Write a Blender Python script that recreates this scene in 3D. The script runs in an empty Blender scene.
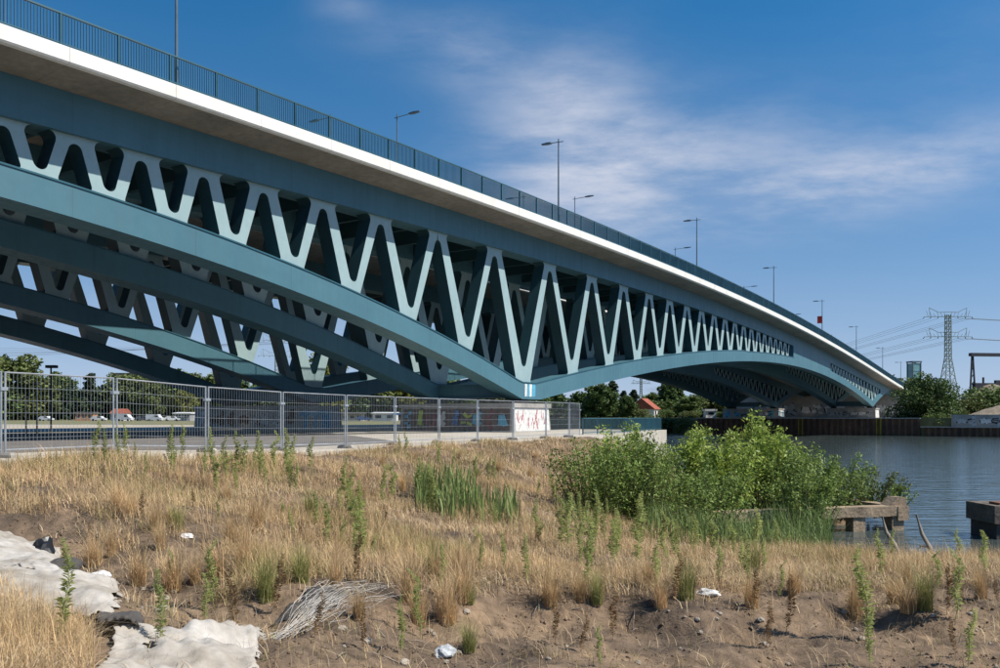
import bpy, math, random
import numpy as np
from mathutils import Vector, Matrix
R = math.radians
rng = np.random.default_rng(7)
random.seed(7)
scene = bpy.context.scene
col = scene.collection

# ------------------------------------------------------------------ camera, sky, sun, exposure
F, YH, CZ = 850.0, 417.0, 4.2            # focal length in px of a 1000 px wide picture, horizon row, eye height above the water
cam = bpy.data.cameras.new('camera'); camo = bpy.data.objects.new('camera', cam); col.objects.link(camo)
cam.sensor_width = 36; cam.lens = 36 * F / 1000; cam.shift_y = (YH - 334) / 1000
cam.clip_start = .1; cam.clip_end = 6000
camo.location = (0, 0, CZ); camo.rotation_euler = (R(90), 0, 0)
scene.camera = camo
SUN_AZ, SUN_EL = R(-17.5), R(51)         # direction to the sun, angle from +X
S = Vector((math.cos(SUN_AZ) * math.cos(SUN_EL), math.sin(SUN_AZ) * math.cos(SUN_EL), math.sin(SUN_EL)))
sl = bpy.data.lights.new('sun', 'SUN'); sl.energy = 5.0; sl.angle = R(.53); sl.color = (1, .95, .86)
so = bpy.data.objects.new('sun', sl); col.objects.link(so); so.rotation_euler = S.to_track_quat('Z', 'Y').to_euler(); so.location = (60, -40, 90)
w = bpy.data.worlds.new('World'); scene.world = w; w.use_nodes = True
wn, wl = w.node_tree.nodes, w.node_tree.links
wn.clear()
def N(nodes, t, **kw):
    n = nodes.new(t)
    for k, v in kw.items():
        if k.startswith('i_'): n.inputs[int(k[2:]) if k[2:].isdigit() else k[2:]].default_value = v
        else: setattr(n, k, v)
    return n
out = N(wn, 'ShaderNodeOutputWorld'); bg = N(wn, 'ShaderNodeBackground'); bg.inputs[1].default_value = .094; SKY_UP = .16
sky = N(wn, 'ShaderNodeTexSky', sky_type='NISHITA', sun_disc=False, sun_elevation=SUN_EL, sun_rotation=math.atan2(S.x, S.y), altitude=60, air_density=1.15, dust_density=.35, ozone_density=2.6)
geo = N(wn, 'ShaderNodeNewGeometry') if False else N(wn, 'ShaderNodeTexCoord')
sep = N(wn, 'ShaderNodeSeparateXYZ'); wl.new(geo.outputs['Generated'], sep.inputs[0])
def wmath(op, a, b=None, clamp=False):
    m = N(wn, 'ShaderNodeMath', operation=op, use_clamp=clamp)
    for i, v in enumerate((a, b)):
        if v is None: continue
        if isinstance(v, (int, float)): m.inputs[i].default_value = v
        else: wl.new(v, m.inputs[i])
    return m.outputs[0]
# the sky is read a little above the true direction: the haze band at the horizon is thin here
sv_ = N(wn, 'ShaderNodeCombineXYZ'); wl.new(sep.outputs[0], sv_.inputs[0]); wl.new(sep.outputs[1], sv_.inputs[1]); wl.new(wmath('ADD', wmath('MULTIPLY', sep.outputs[2], 1.15), SKY_UP), sv_.inputs[2])
nv_ = N(wn, 'ShaderNodeVectorMath', operation='NORMALIZE'); wl.new(sv_.outputs[0], nv_.inputs[0]); wl.new(nv_.outputs[0], sky.inputs[0])
hs_ = N(wn, 'ShaderNodeHueSaturation'); hs_.inputs['Saturation'].default_value = 1.48; hs_.inputs['Hue'].default_value = .495; wl.new(sky.outputs[0], hs_.inputs['Color'])
den = wmath('ADD', wmath('MAXIMUM', sep.outputs[2], 0.0), .12)
comb = N(wn, 'ShaderNodeCombineXYZ'); wl.new(wmath('DIVIDE', sep.outputs[0], den), comb.inputs[0]); wl.new(wmath('DIVIDE', sep.outputs[1], den), comb.inputs[1])
mp = N(wn, 'ShaderNodeMapping'); wl.new(comb.outputs[0], mp.inputs[0]); mp.inputs['Rotation'].default_value = (0, 0, R(18)); mp.inputs['Scale'].default_value = (.8, 1.15, 1); mp.inputs['Location'].default_value = (.3, .15, 0)
nz = N(wn, 'ShaderNodeTexNoise', i_Scale=1.7, i_Detail=9.0, i_Roughness=.58, i_Distortion=.35); wl.new(mp.outputs[0], nz.inputs[0])
nz2 = N(wn, 'ShaderNodeTexNoise', i_Scale=8.0, i_Detail=8.0, i_Roughness=.62); wl.new(mp.outputs[0], nz2.inputs[0])
# cirrus fields: where in the sky the thin cloud lies (azimuth/elevation ellipses)
def field(u, v, su, sv, amp):
    az, el = math.atan((u - 500) / F), math.atan((YH - v) / F)
    saz = wmath('ARCTAN2', sep.outputs[0], sep.outputs[1]); sel = wmath('ARCSINE', sep.outputs[2])
    dx = wmath('DIVIDE', wmath('SUBTRACT', saz, az), su / F); dy = wmath('DIVIDE', wmath('SUBTRACT', sel, el), sv / F)
    r2 = wmath('ADD', wmath('MULTIPLY', dx, dx), wmath('MULTIPLY', dy, dy))
    return wmath('MULTIPLY', wmath('POWER', 2.718, wmath('MULTIPLY', r2, -1.0)), amp)
fsum = None
for a in ((570, 165, 85, 85, .95), (680, 165, 130, 45, .8), (940, 185, 110, 24, .8), (850, 205, 90, 22, .5), (720, 215, 150, 30, .5), (430, 40, 90, 28, .28), (560, 90, 60, 30, .4), (345, 12, 30, 14, .3), (470, 60, 40, 30, .3), (250, 330, 500, 50, .2), (-600, 200, 300, 80, .6), (1700, 120, 300, 90, .6)):
    f = field(*a); fsum = f if fsum is None else wmath('ADD', fsum, f)
cl = wmath('ADD', wmath('MULTIPLY', nz.outputs[0], .75), wmath('MULTIPLY', nz2.outputs[0], .35))
cr = N(wn, 'ShaderNodeMapRange', i_1=.36, i_2=.74); cr.interpolation_type = 'SMOOTHSTEP'; wl.new(cl, cr.inputs[0])
cden = wmath('MULTIPLY', wmath('MULTIPLY', wmath('ADD', wmath('MULTIPLY', cr.outputs[0], .75), .2), fsum), .8, True)
hz_ = N(wn, 'ShaderNodeMix', data_type='RGBA'); wl.new(hs_.outputs[0], hz_.inputs[6]); hz_.inputs[7].default_value = (4.1, 4.7, 5.8, 1)
wl.new(wmath('MULTIPLY', wmath('POWER', 2.718, wmath('MULTIPLY', wmath('MAXIMUM', sep.outputs[2], 0.0), -6.8)), .92), hz_.inputs[0])
mix = N(wn, 'ShaderNodeMix', data_type='RGBA'); wl.new(cden, mix.inputs[0]); wl.new(hz_.outputs[2], mix.inputs[6]); mix.inputs[7].default_value = (5.1, 5.4, 6.3, 1)
wl.new(mix.outputs[2], bg.inputs[0]); wl.new(bg.outputs[0], out.inputs[0])
vs = scene.view_settings; vs.view_transform = 'Standard'; vs.look = 'None'; vs.gamma = 1; vs.exposure = 0.42; vs.use_curve_mapping = False
scene.cycles.use_denoising = True
scene.cycles.max_bounces = 6; scene.cycles.diffuse_bounces = 3

# ------------------------------------------------------------------ materials
MATS = {}
def mat(name, c, rough=.8, var=.12, scale=3.0, bump=0.0, bscale=None, c2=None, metal=0.0, spec=.3, island=0.0, transl=0.0, det=6.0, obj=False):
    """noise-varied principled; c2 blends in by large noise; island: random value change per leaf or blade"""
    if name in MATS: return MATS[name]
    m = bpy.data.materials.new(name); m.use_nodes = True; MATS[name] = m
    n, l = m.node_tree.nodes, m.node_tree.links
    p = n['Principled BSDF']; p.inputs['Roughness'].default_value = rough; p.inputs['Metallic'].default_value = metal; p.inputs['Specular IOR Level'].default_value = spec
    tc = N(n, 'ShaderNodeTexCoord'); ge = N(n, 'ShaderNodeNewGeometry')
    src = tc.outputs['Object'] if obj else ge.outputs['Position']
    t = N(n, 'ShaderNodeTexNoise', i_Scale=scale, i_Detail=det, i_Roughness=.6); l.new(src, t.inputs[0])
    cm = N(n, 'ShaderNodeMix', data_type='RGBA'); cm.inputs[6].default_value = (*c, 1)
    cc = c2 if c2 else tuple(x * .7 for x in c); cm.inputs[7].default_value = (*cc, 1)
    mr = N(n, 'ShaderNodeMapRange', i_1=.35, i_2=.65); l.new(t.outputs[0], mr.inputs[0]); l.new(mr.outputs[0], cm.inputs[0])
    colr = cm.outputs[2]
    if var:
        t2 = N(n, 'ShaderNodeTexNoise', i_Scale=scale * 7.3, i_Detail=4.0); l.new(src, t2.inputs[0])
        hv = N(n, 'ShaderNodeHueSaturation'); m2 = N(n, 'ShaderNodeMapRange', i_1=.2, i_2=.8, i_3=1 - var, i_4=1 + var); l.new(t2.outputs[0], m2.inputs[0]); l.new(m2.outputs[0], hv.inputs['Value']); l.new(colr, hv.inputs['Color']); colr = hv.outputs[0]
    if island:
        hv = N(n, 'ShaderNodeHueSaturation'); m2 = N(n, 'ShaderNodeMapRange', i_3=1 - island, i_4=1 + island); l.new(ge.outputs['Random Per Island'], m2.inputs[0]); l.new(m2.outputs[0], hv.inputs['Value'])
        m3 = N(n, 'ShaderNodeMapRange', i_3=.485, i_4=.515); wn_ = N(n, 'ShaderNodeTexWhiteNoise', noise_dimensions='1D'); l.new(ge.outputs['Random Per Island'], wn_.inputs['W']); l.new(wn_.outputs[0], m3.inputs[0]); l.new(m3.outputs[0], hv.inputs['Hue'])
        l.new(colr, hv.inputs['Color']); colr = hv.outputs[0]
    l.new(colr, p.inputs['Base Color'])
    if bump:
        t3 = N(n, 'ShaderNodeTexNoise', i_Scale=bscale or scale * 4, i_Detail=8.0, i_Roughness=.65); l.new(src, t3.inputs[0])
        b = N(n, 'ShaderNodeBump', i_Strength=bump, i_Distance=.05); l.new(t3.outputs[0], b.inputs['Height']); l.new(b.outputs[0], p.inputs['Normal'])
    if transl:
        tr = N(n, 'ShaderNodeBsdfTranslucent'); l.new(colr, tr.inputs[0]); ms = N(n, 'ShaderNodeMixShader', i_Fac=transl); l.new(p.outputs[0], ms.inputs[1]); l.new(tr.outputs[0], ms.inputs[2]); l.new(ms.outputs[0], n['Material Output'].inputs[0])
    return m
mat('steel_teal', (.066, .160, .200), .45, .05, .25, c2=(.056, .140, .178), spec=.4)
mat('steel_teal_shaded', (.022, .066, .078), .5, .05, .25, spec=.3)  # greener teal paint with the truss interior's shade darkened into the colour
mat('steel_pale', (.285, .390, .400), .5, .05, .35, c2=(.25, .350, .365), spec=.35)
mat('rail_teal', (.030, .105, .140), .4, .05, .5, spec=.45)
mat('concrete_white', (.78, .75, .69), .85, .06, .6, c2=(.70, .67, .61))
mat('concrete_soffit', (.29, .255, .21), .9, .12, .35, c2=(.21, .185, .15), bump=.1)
mat('concrete_grey', (.36, .34, .31), .9, .15, .5, bump=.25, c2=(.26, .25, .23))
mat('concrete_old', (.36, .275, .19), .95, .3, 1.6, bump=1.0, c2=(.20, .15, .105))
mat('concrete_dark', (.17, .14, .115), .95, .3, 1.6, bump=1.0, c2=(.09, .075, .06))
mat('paving_light', (.46, .42, .36), .95, .15, .25, bump=.2, c2=(.38, .34, .28))
mat('asphalt', (.12, .11, .105), .95, .15, .4, bump=.3, c2=(.17, .155, .14))
mat('galvanised', (.52, .54, .55), .35, .1, 2.0, metal=.6)
mat('lamp_grey', (.10, .15, .19), .5, .05, 1.0)
mat('soil', (.225, .155, .098), 1.0, .45, .7, bump=1.0, bscale=9.0, c2=(.085, .062, .045), det=10.0)
mat('sand', (.42, .36, .28), 1.0, .15, .3, c2=(.33, .28, .21))
mat('gravel', (.27, .22, .17), 1.0, .25, .6, c2=(.17, .14, .10), bump=.6)
mat('meadow', (.12, .13, .055), 1.0, .3, .12, c2=(.2, .17, .09))
mat('straw', (.70, .51, .285), .8, .25, .4, c2=(.44, .30, .15), island=.40, transl=.3)
mat('thatch', (.56, .43, .27), .9, .2, .5, c2=(.27, .20, .125), island=.45)
mat('straw_green', (.33, .33, .11), .8, .1, .5, island=.35, transl=.25)
mat('weed_green', (.46, .52, .20), .75, .1, .8, island=.3, transl=.5)
mat('leaf_bright', (.31, .40, .075), .55, .1, .8, island=.35, transl=.38, spec=.4)
mat('leaf_mid', (.205, .285, .066), .55, .1, .5, island=.38, transl=.32)
mat('leaf_dark', (.085, .135, .036), .65, .1, .2, island=.35, transl=.2)
mat('leaf_olive', (.135, .165, .05), .65, .1, .2, island=.3, transl=.2)
mat('tree_mid', (.115, .165, .045), .65, .1, .2, island=.35, transl=.2)
mat('leaf_blue', (.065, .10, .05), .7, .1, .2, island=.3, transl=.1)
mat('leaf_yellow', (.24, .25, .055), .65, .1, .3, island=.3, transl=.25)
mat('reed', (.20, .27, .085), .6, .1, .8, island=.35, transl=.3)
mat('bark', (.10, .075, .052), .95, .3, 4.0, bump=.6)
mat('stem_brown', (.13, .10, .055), .9, .2, 5.0)
mat('dead_wood', (.30, .25, .20), .9, .2, 5.0, bump=.4)
mat('rust_pile', (.17, .085, .05), .85, .35, .7, c2=(.085, .05, .035), bump=.3)
mat('black_steel', (.02, .022, .025), .6, .1, 1.0)
mat('yellow_paint', (.42, .30, .03), .6, .2, 1.0)
mat('tarp', (.44, .41, .37), .85, .2, 1.3, bump=.5, bscale=7.0, c2=(.27, .235, .19))
mat('fibre', (.52, .49, .45), .7, .2, 2.0, c2=(.25, .23, .2))
mat('bag_black', (.012, .012, .013), .35, .1, 4.0, spec=.5)
mat('felt_grey', (.085, .078, .072), .95, .2, 5.0, bump=.5)
mat('stone', (.36, .31, .25), .95, .2, 6.0, bump=.5)
mat('white_paint', (.75, .74, .72), .6, .05, 2.0)
mat('pylon_steel', (.22, .27, .25), .6, .1, .5)
mat('cable', (.12, .14, .17), .6, 0, 1.0)
mat('gantry_dark', (.035, .037, .05), .7, .1, .5)
mat('brick_red', (.30, .12, .075), .9, .15, 1.0)
mat('roof_red', (.34, .10, .06), .85, .15, 1.0)
mat('render_cream', (.52, .43, .33), .9, .1, .4)
mat('render_orange', (.46, .24, .13), .9, .1, .4)
mat('block_grey', (.36, .36, .36), .9, .1, .2)
mat('roof_dark', (.09, .085, .08), .9, .15, .6)
mat('window_dark', (.02, .025, .03), .12, 0, 1.0, spec=.6)
mat('tyre', (.015, .015, .016), .9, .1, 4.0)
mat('car_white', (.72, .72, .72), .25, 0, 1.0, spec=.5)
mat('car_grey', (.10, .11, .13), .25, 0, 1.0, spec=.5)
mat('car_blue', (.06, .10, .22), .25, 0, 1.0, spec=.5)
mat('red_paint', (.55, .05, .035), .6, .05, 1.0)
mat('paint_crimson', (.42, .03, .06), .7, .1, 4.0)
mat('paint_blue', (.05, .16, .42), .7, .1, 4.0)
mat('paint_cyan', (.10, .36, .52), .7, .1, 4.0)
mat('paint_lime', (.42, .52, .08), .7, .1, 4.0)
mat('paint_black', (.015, .015, .016), .7, .1, 4.0)
mat('paint_maroon', (.16, .035, .035), .7, .1, 4.0)
mat('paint_brown', (.10, .065, .05), .8, .2, 2.0)
mat('paint_silver', (.45, .47, .48), .6, .15, 3.0)
mat('paint_pale', (.72, .71, .68), .7, .15, 3.0)
mat('blue_tarp', (.05, .15, .40), .6, .1, 1.0)
mat('yellow_flower', (.62, .36, .03), .7, .1, 1.0)
def seams(name, period, strength, streak):
    m = MATS[name]; n, l = m.node_tree.nodes, m.node_tree.links; p = n['Principled BSDF']; src = p.inputs['Base Color'].links[0].from_socket
    tc = N(n, 'ShaderNodeTexCoord'); sp = N(n, 'ShaderNodeSeparateXYZ'); l.new(tc.outputs['Object'], sp.inputs[0])
    md = N(n, 'ShaderNodeMath', operation='PINGPONG'); l.new(sp.outputs[0], md.inputs[0]); md.inputs[1].default_value = period / 2
    ls = N(n, 'ShaderNodeMath', operation='LESS_THAN'); l.new(md.outputs[0], ls.inputs[0]); ls.inputs[1].default_value = .022
    mp_ = N(n, 'ShaderNodeMapping'); mp_.inputs['Scale'].default_value = (2.6, 2.6, .22); l.new(tc.outputs['Object'], mp_.inputs[0])
    st_ = N(n, 'ShaderNodeTexNoise', i_Scale=1.0, i_Detail=7.0, i_Roughness=.7); l.new(mp_.outputs[0], st_.inputs[0])
    mr = N(n, 'ShaderNodeMapRange', i_1=.42, i_2=.72, i_3=1.0, i_4=1 - streak); l.new(st_.outputs[0], mr.inputs[0])
    mm = N(n, 'ShaderNodeMath', operation='MULTIPLY_ADD'); l.new(ls.outputs[0], mm.inputs[0]); mm.inputs[1].default_value = -strength; l.new(mr.outputs[0], mm.inputs[2])
    hv = N(n, 'ShaderNodeHueSaturation'); l.new(mm.outputs[0], hv.inputs['Value']); l.new(src, hv.inputs['Color']); l.new(hv.outputs[0], p.inputs['Base Color'])
    rr = N(n, 'ShaderNodeMapRange', i_1=.3, i_2=.7, i_3=.38, i_4=.6); l.new(st_.outputs[0], rr.inputs[0]); l.new(rr.outputs[0], p.inputs['Roughness'])
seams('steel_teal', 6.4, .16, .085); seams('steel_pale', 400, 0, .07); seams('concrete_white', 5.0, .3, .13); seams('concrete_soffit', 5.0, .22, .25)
def glassm(name, c):
    m = mat(name, c, .08, 0, 1.0, spec=.6); return m
glassm('glass_green', (.16, .32, .33))
# water
m = bpy.data.materials.new('river_water'); m.use_nodes = True; MATS['river_water'] = m
n, l = m.node_tree.nodes, m.node_tree.links; p = n['Principled BSDF']
p.inputs['Base Color'].default_value = (.055, .072, .072, 1); p.inputs['Roughness'].default_value = .07; p.inputs['IOR'].default_value = 1.33; p.inputs['Specular IOR Level'].default_value = .5
ge = N(n, 'ShaderNodeNewGeometry'); mpn = N(n, 'ShaderNodeMapping'); mpn.inputs['Scale'].default_value = (.42, 1.5, 1); mpn.inputs['Rotation'].default_value = (0, 0, R(12)); l.new(ge.outputs['Position'], mpn.inputs[0])
t1 = N(n, 'ShaderNodeTexNoise', i_Scale=1.05, i_Detail=4.0, i_Roughness=.55, i_Distortion=.6); l.new(mpn.outputs[0], t1.inputs[0])
t2 = N(n, 'ShaderNodeTexNoise', i_Scale=.35, i_Detail=3.0); l.new(mpn.outputs[0], t2.inputs[0])
ad = N(n, 'ShaderNodeMath', operation='MULTIPLY_ADD'); l.new(t2.outputs[0], ad.inputs[0]); ad.inputs[1].default_value = .8; l.new(t1.outputs[0], ad.inputs[2])
b = N(n, 'ShaderNodeBump', i_Strength=1.0, i_Distance=.075); l.new(ad.outputs[0], b.inputs['Height']); l.new(b.outputs[0], p.inputs['Normal'])

# ------------------------------------------------------------------ mesh helpers
class MB:
    def __init__(s): s.v = []; s.f = []; s.m = []
    def add(s, vs, fs, mi=0):
        o = len(s.v); s.v += [tuple(v) for v in vs]; s.f += [tuple(i + o for i in f) for f in fs]; s.m += [mi] * len(fs)
    def box(s, x0, x1, y0, y1, z0, z1, mi=0):
        s.add([(x0, y0, z0), (x1, y0, z0), (x1, y1, z0), (x0, y1, z0), (x0, y0, z1), (x1, y0, z1), (x1, y1, z1), (x0, y1, z1)],
              [(0, 3, 2, 1), (4, 5, 6, 7), (0, 1, 5, 4), (1, 2, 6, 5), (2, 3, 7, 6), (3, 0, 4, 7)], mi)
    def bar(s, p, q, wd, dp=None, mi=0, up=(0, 0, 1)):
        p, q = Vector(p), Vector(q); d = (q - p).normalized(); u = Vector(up)
        if abs(d.dot(u)) > .97: u = Vector((0, 1, 0))
        a = d.cross(u).normalized() * wd / 2; c = a.cross(d).normalized() * (dp or wd) / 2
        s.add([p - a - c, p + a - c, p + a + c, p - a + c, q - a - c, q + a - c, q + a + c, q - a + c],
              [(0, 3, 2, 1), (4, 5, 6, 7), (0, 1, 5, 4), (1, 2, 6, 5), (2, 3, 7, 6), (3, 0, 4, 7)], mi)
    def tube(s, pts, rs, n=8, mi=0, cap=True):
        pts = [Vector(p) for p in pts]; rings = []
        if not hasattr(rs, '__len__'): rs = [rs] * len(pts)
        base = len(s.v)
        for i, p in enumerate(pts):
            d = (pts[min(i + 1, len(pts) - 1)] - pts[max(i - 1, 0)]).normalized()
            u = Vector((0, 0, 1)) if abs(d.z) < .95 else Vector((0, 1, 0))
            a = d.cross(u).normalized(); c = d.cross(a).normalized()
            for k in range(n):
                t = 2 * math.pi * k / n; s.v.append(tuple(p + (a * math.cos(t) + c * math.sin(t)) * rs[i]))
        for i in range(len(pts) - 1):
            for k in range(n):
                k2 = (k + 1) % n
                s.f.append((base + i * n + k, base + i * n + k2, base + (i + 1) * n + k2, base + (i + 1) * n + k)); s.m.append(mi)
        if cap:
            s.f.append(tuple(base + k for k in range(n))[::-1]); s.m.append(mi)
            s.f.append(tuple(base + (len(pts) - 1) * n + k for k in range(n))); s.m.append(mi)
    def extr(s, poly, ax, d0, d1, mi=0, mside=None):
        """poly of 2-D points; ax(p, depth) -> 3-D"""
        n = len(poly); base = len(s.v)
        s.v += [tuple(ax(p, d0)) for p in poly] + [tuple(ax(p, d1)) for p in poly]
        s.f.append(tuple(base + i for i in range(n))); s.m.append(mi)
        s.f.append(tuple(base + n + i for i in range(n))[::-1]); s.m.append(mi)
        for i in range(n):
            j = (i + 1) % n; s.f.append((base + i, base + n + i, base + n + j, base + j)); s.m.append(mi if mside is None else mside)
    def sweep(s, secs, closed=True, mi=0, caps=True):
        """secs: list of equal-length loops"""
        base = len(s.v); n = len(secs[0])
        for q in secs: s.v += [tuple(p) for p in q]
        for i in range(len(secs) - 1):
            for k in range(n if closed else n - 1):
                k2 = (k + 1) % n
                s.f.append((base + i * n + k, base + i * n + k2, base + (i + 1) * n + k2, base + (i + 1) * n + k)); s.m.append(mi)
        if closed and caps:
            s.f.append(tuple(base + k for k in range(n))[::-1]); s.m.append(mi)
            e = base + (len(secs) - 1) * n; s.f.append(tuple(e + k for k in range(n))); s.m.append(mi)
    def mesh(s, name, mats, smooth=False, fix=True):
        me = bpy.data.meshes.new(name); me.from_pydata(s.v, [], s.f)
        for q in (mats if isinstance(mats, (list, tuple)) else [mats]): me.materials.append(MATS[q])
        if any(s.m): me.polygons.foreach_set('material_index', s.m)
        if smooth: me.polygons.foreach_set('use_smooth', [True] * len(me.polygons))
        if fix:
            import bmesh
            bm = bmesh.new(); bm.from_mesh(me); bmesh.ops.recalc_face_normals(bm, faces=bm.faces); bm.to_mesh(me); bm.free()
        return me
    def build(s, name, mats, parent=None, smooth=False, fix=True, **kw):
        return link(name, s.mesh(name, mats, smooth, fix), parent, **kw)
def link(name, me, parent=None, **kw):
    o = bpy.data.objects.new(name, me); col.objects.link(o)
    if parent: o.parent = parent
    return tag(o, **kw)
def tag(o, label=None, cat=None, group=None, kind=None):
    if label: o['label'] = label
    if cat: o['category'] = cat
    if group: o['group'] = group
    if kind: o['kind'] = kind
    return o
def empty(name, loc=(0, 0, 0), rz=0, parent=None, **kw):
    o = bpy.data.objects.new(name, None); col.objects.link(o); o.location = loc; o.rotation_euler = (0, 0, rz); o.empty_display_size = .3
    if parent: o.parent = parent
    return tag(o, **kw)
def copy_tree(o, parent=None, loc=None, rz=None, sc=None, **kw):
    c = o.copy(); col.objects.link(c)
    if parent: c.parent = parent
    for ch in o.children: copy_tree(ch, c)
    if loc is not None: c.location = loc
    if rz is not None: c.rotation_euler = (0, 0, rz)
    if sc is not None: c.scale = sc if hasattr(sc, '__len__') else (sc, sc, sc)
    return tag(c, **kw)
def npmesh(name, V, Fc, mats, mi=None, smooth=False):
    """quads or tris from numpy arrays"""
    me = bpy.data.meshes.new(name); k = Fc.shape[1]
    me.vertices.add(len(V)); me.vertices.foreach_set('co', V.astype(np.float32).ravel())
    me.loops.add(Fc.size); me.loops.foreach_set('vertex_index', Fc.astype(np.int32).ravel())
    me.polygons.add(len(Fc)); me.polygons.foreach_set('loop_start', np.arange(0, Fc.size, k, dtype=np.int32)); 
    me.polygons.foreach_set('loop_total', np.full(len(Fc), k, dtype=np.int32))
    for q in mats: me.materials.append(MATS[q])
    if mi is not None: me.polygons.foreach_set('material_index', mi.astype(np.int32))
    if smooth: me.polygons.foreach_set('use_smooth', np.ones(len(Fc), dtype=bool))
    me.update(calc_edges=True); me.validate(); return me
def world_at(u, y, Z):
    """the point at depth Z that shows at picture position (u, y) of the 1000 x 668 photograph"""
    return Vector(((u - 500) / F * Z, Z, CZ - (y - YH) / F * Z))

# ------------------------------------------------------------------ bridge frame: a along the bridge, b across it (away from here)
TH = math.atan(542 / 850); sT, cT = math.sin(TH), math.cos(TH)
BRZ = math.pi / 2 - TH
def P(a, b, z=0.0): return Vector((a * sT - b * cT, a * cT + b * sT, z))
QZ, FQZ = 3.0, 4.0                        # quay levels, this side and over the river

# ------------------------------------------------------------------ terrain
def noise2(x, y, sc, seed):
    r = np.random.default_rng(seed); s_ = 0
    for k in range(7): q = r.normal(0, 1, 2) * sc; s_ = s_ + np.sin(q[0] * x + q[1] * y + r.uniform(0, 6.28))
    return s_ / 3.5
ctrl = []
for u, rows in {-150: ((6, 668), (9, 600), (13, 535), (17, 490), (20, 465)), 0: ((6, 668), (8, 600), (12, 530), (16, 490), (19.5, 463)), 120: ((6.5, 668), (9, 605), (13, 537), (17, 495), (21.5, 460)), 250: ((7, 668), (9.5, 600), (13.5, 540), (18, 500), (23, 470), (26.5, 456)),
                500: ((8, 668), (10, 620), (15, 560), (20, 520), (25, 490), (33, 460), (42, 444), (48, 438)), 400: ((7.6, 668), (10, 612), (15, 552), (21, 508), (28, 468), (32, 455)),
                620: ((8, 668), (10.5, 620), (15, 572), (20, 545), (26, 526)), 750: ((8, 668), (11, 610), (15, 572), (18, 558)), 880: ((8, 668), (11, 606), (14.5, 573), (17, 562)), 1000: ((8, 668), (11, 602), (14.5, 570)), 1150: ((8, 668), (11, 602), (14.5, 570))}.items():
    for Z, y in rows:
        p = world_at(u, y, Z); ctrl.append((p.x, p.y, p.z))
ctrl += [(4.6, 24.5, .75), (-12, 2, 2.6), (0, 0, 2.5), (-4, 3, 2.45), (4, 3, 2.3), (10, 3, 2.2), (0, -8, 2.6), (-14, -8, 2.8), (14, -8, 2.4), (-30, 10, 3.0), (-30, 20, 3.0), (-24, 26, 3.0), (22, 8, 1.8),
         (12.5, 21.5, .2), (12.5, 26, -1.0), (9.5, 20.5, .55), (9, 25, -.5), (10.5, 28.5, -1.0), (20, 20, -.1), (20, 24, -1.0), (30, 19, -.3), (30, 24, -1), (6, 23, .75), (5.5, 27, .25), (19, 30, -1.4), (19, 40, -1.4), (28, 36, -1.4),
         (4, 30, .8), (6, 34, .75), (9, 34, .7), (12, 35, .65), (8, 40, .8), (12, 40, .4), (4.5, 36, 1.2), (5, 42, 1.6), (8.5, 47, 1.2), (11, 52, .5), (14, 48, -1.2), (20, 52, -1.4), (.5, 34.5, 2.0)]
ctrl += [(-8.6, 26.6, 2.95), (-6.6, 29.2, 2.95), (-4.6, 31.6, 2.9), (-2.6, 34.6, 2.85), (-.8, 37.6, 2.85), (1.2, 40.6, 2.85), (3, 43.6, 2.85), (4.6, 46.4, 2.8), (6.4, 49.5, 2.6), (8, 54, 2.4)]
C = np.array(ctrl)
def tps(d2): return np.where(d2 > 1e-9, d2 * np.log(np.maximum(d2, 1e-9)) * .5, 0)
n_ = len(C); A = np.zeros((n_ + 3, n_ + 3)); d2 = ((C[:, None, :2] - C[None, :, :2]) ** 2).sum(-1)
A[:n_, :n_] = tps(d2) + np.eye(n_) * .8; A[:n_, n_] = 1; A[:n_, n_ + 1:] = C[:, :2]; A[n_:, :n_] = A[:n_, n_:].T
Wt = np.linalg.solve(A, np.r_[C[:, 2], 0, 0, 0])
WF = [(rng.normal(0, 1, 2) * k, rng.uniform(0, 6.28), .020 / (k / 9) ** .8) for k in np.geomspace(9, 34, 16)]
WV = [(rng.normal(0, 1, 2) * k, rng.uniform(0, 6.28), .024 / (k ** .7)) for k in np.geomspace(.7, 12, 30)]
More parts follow.
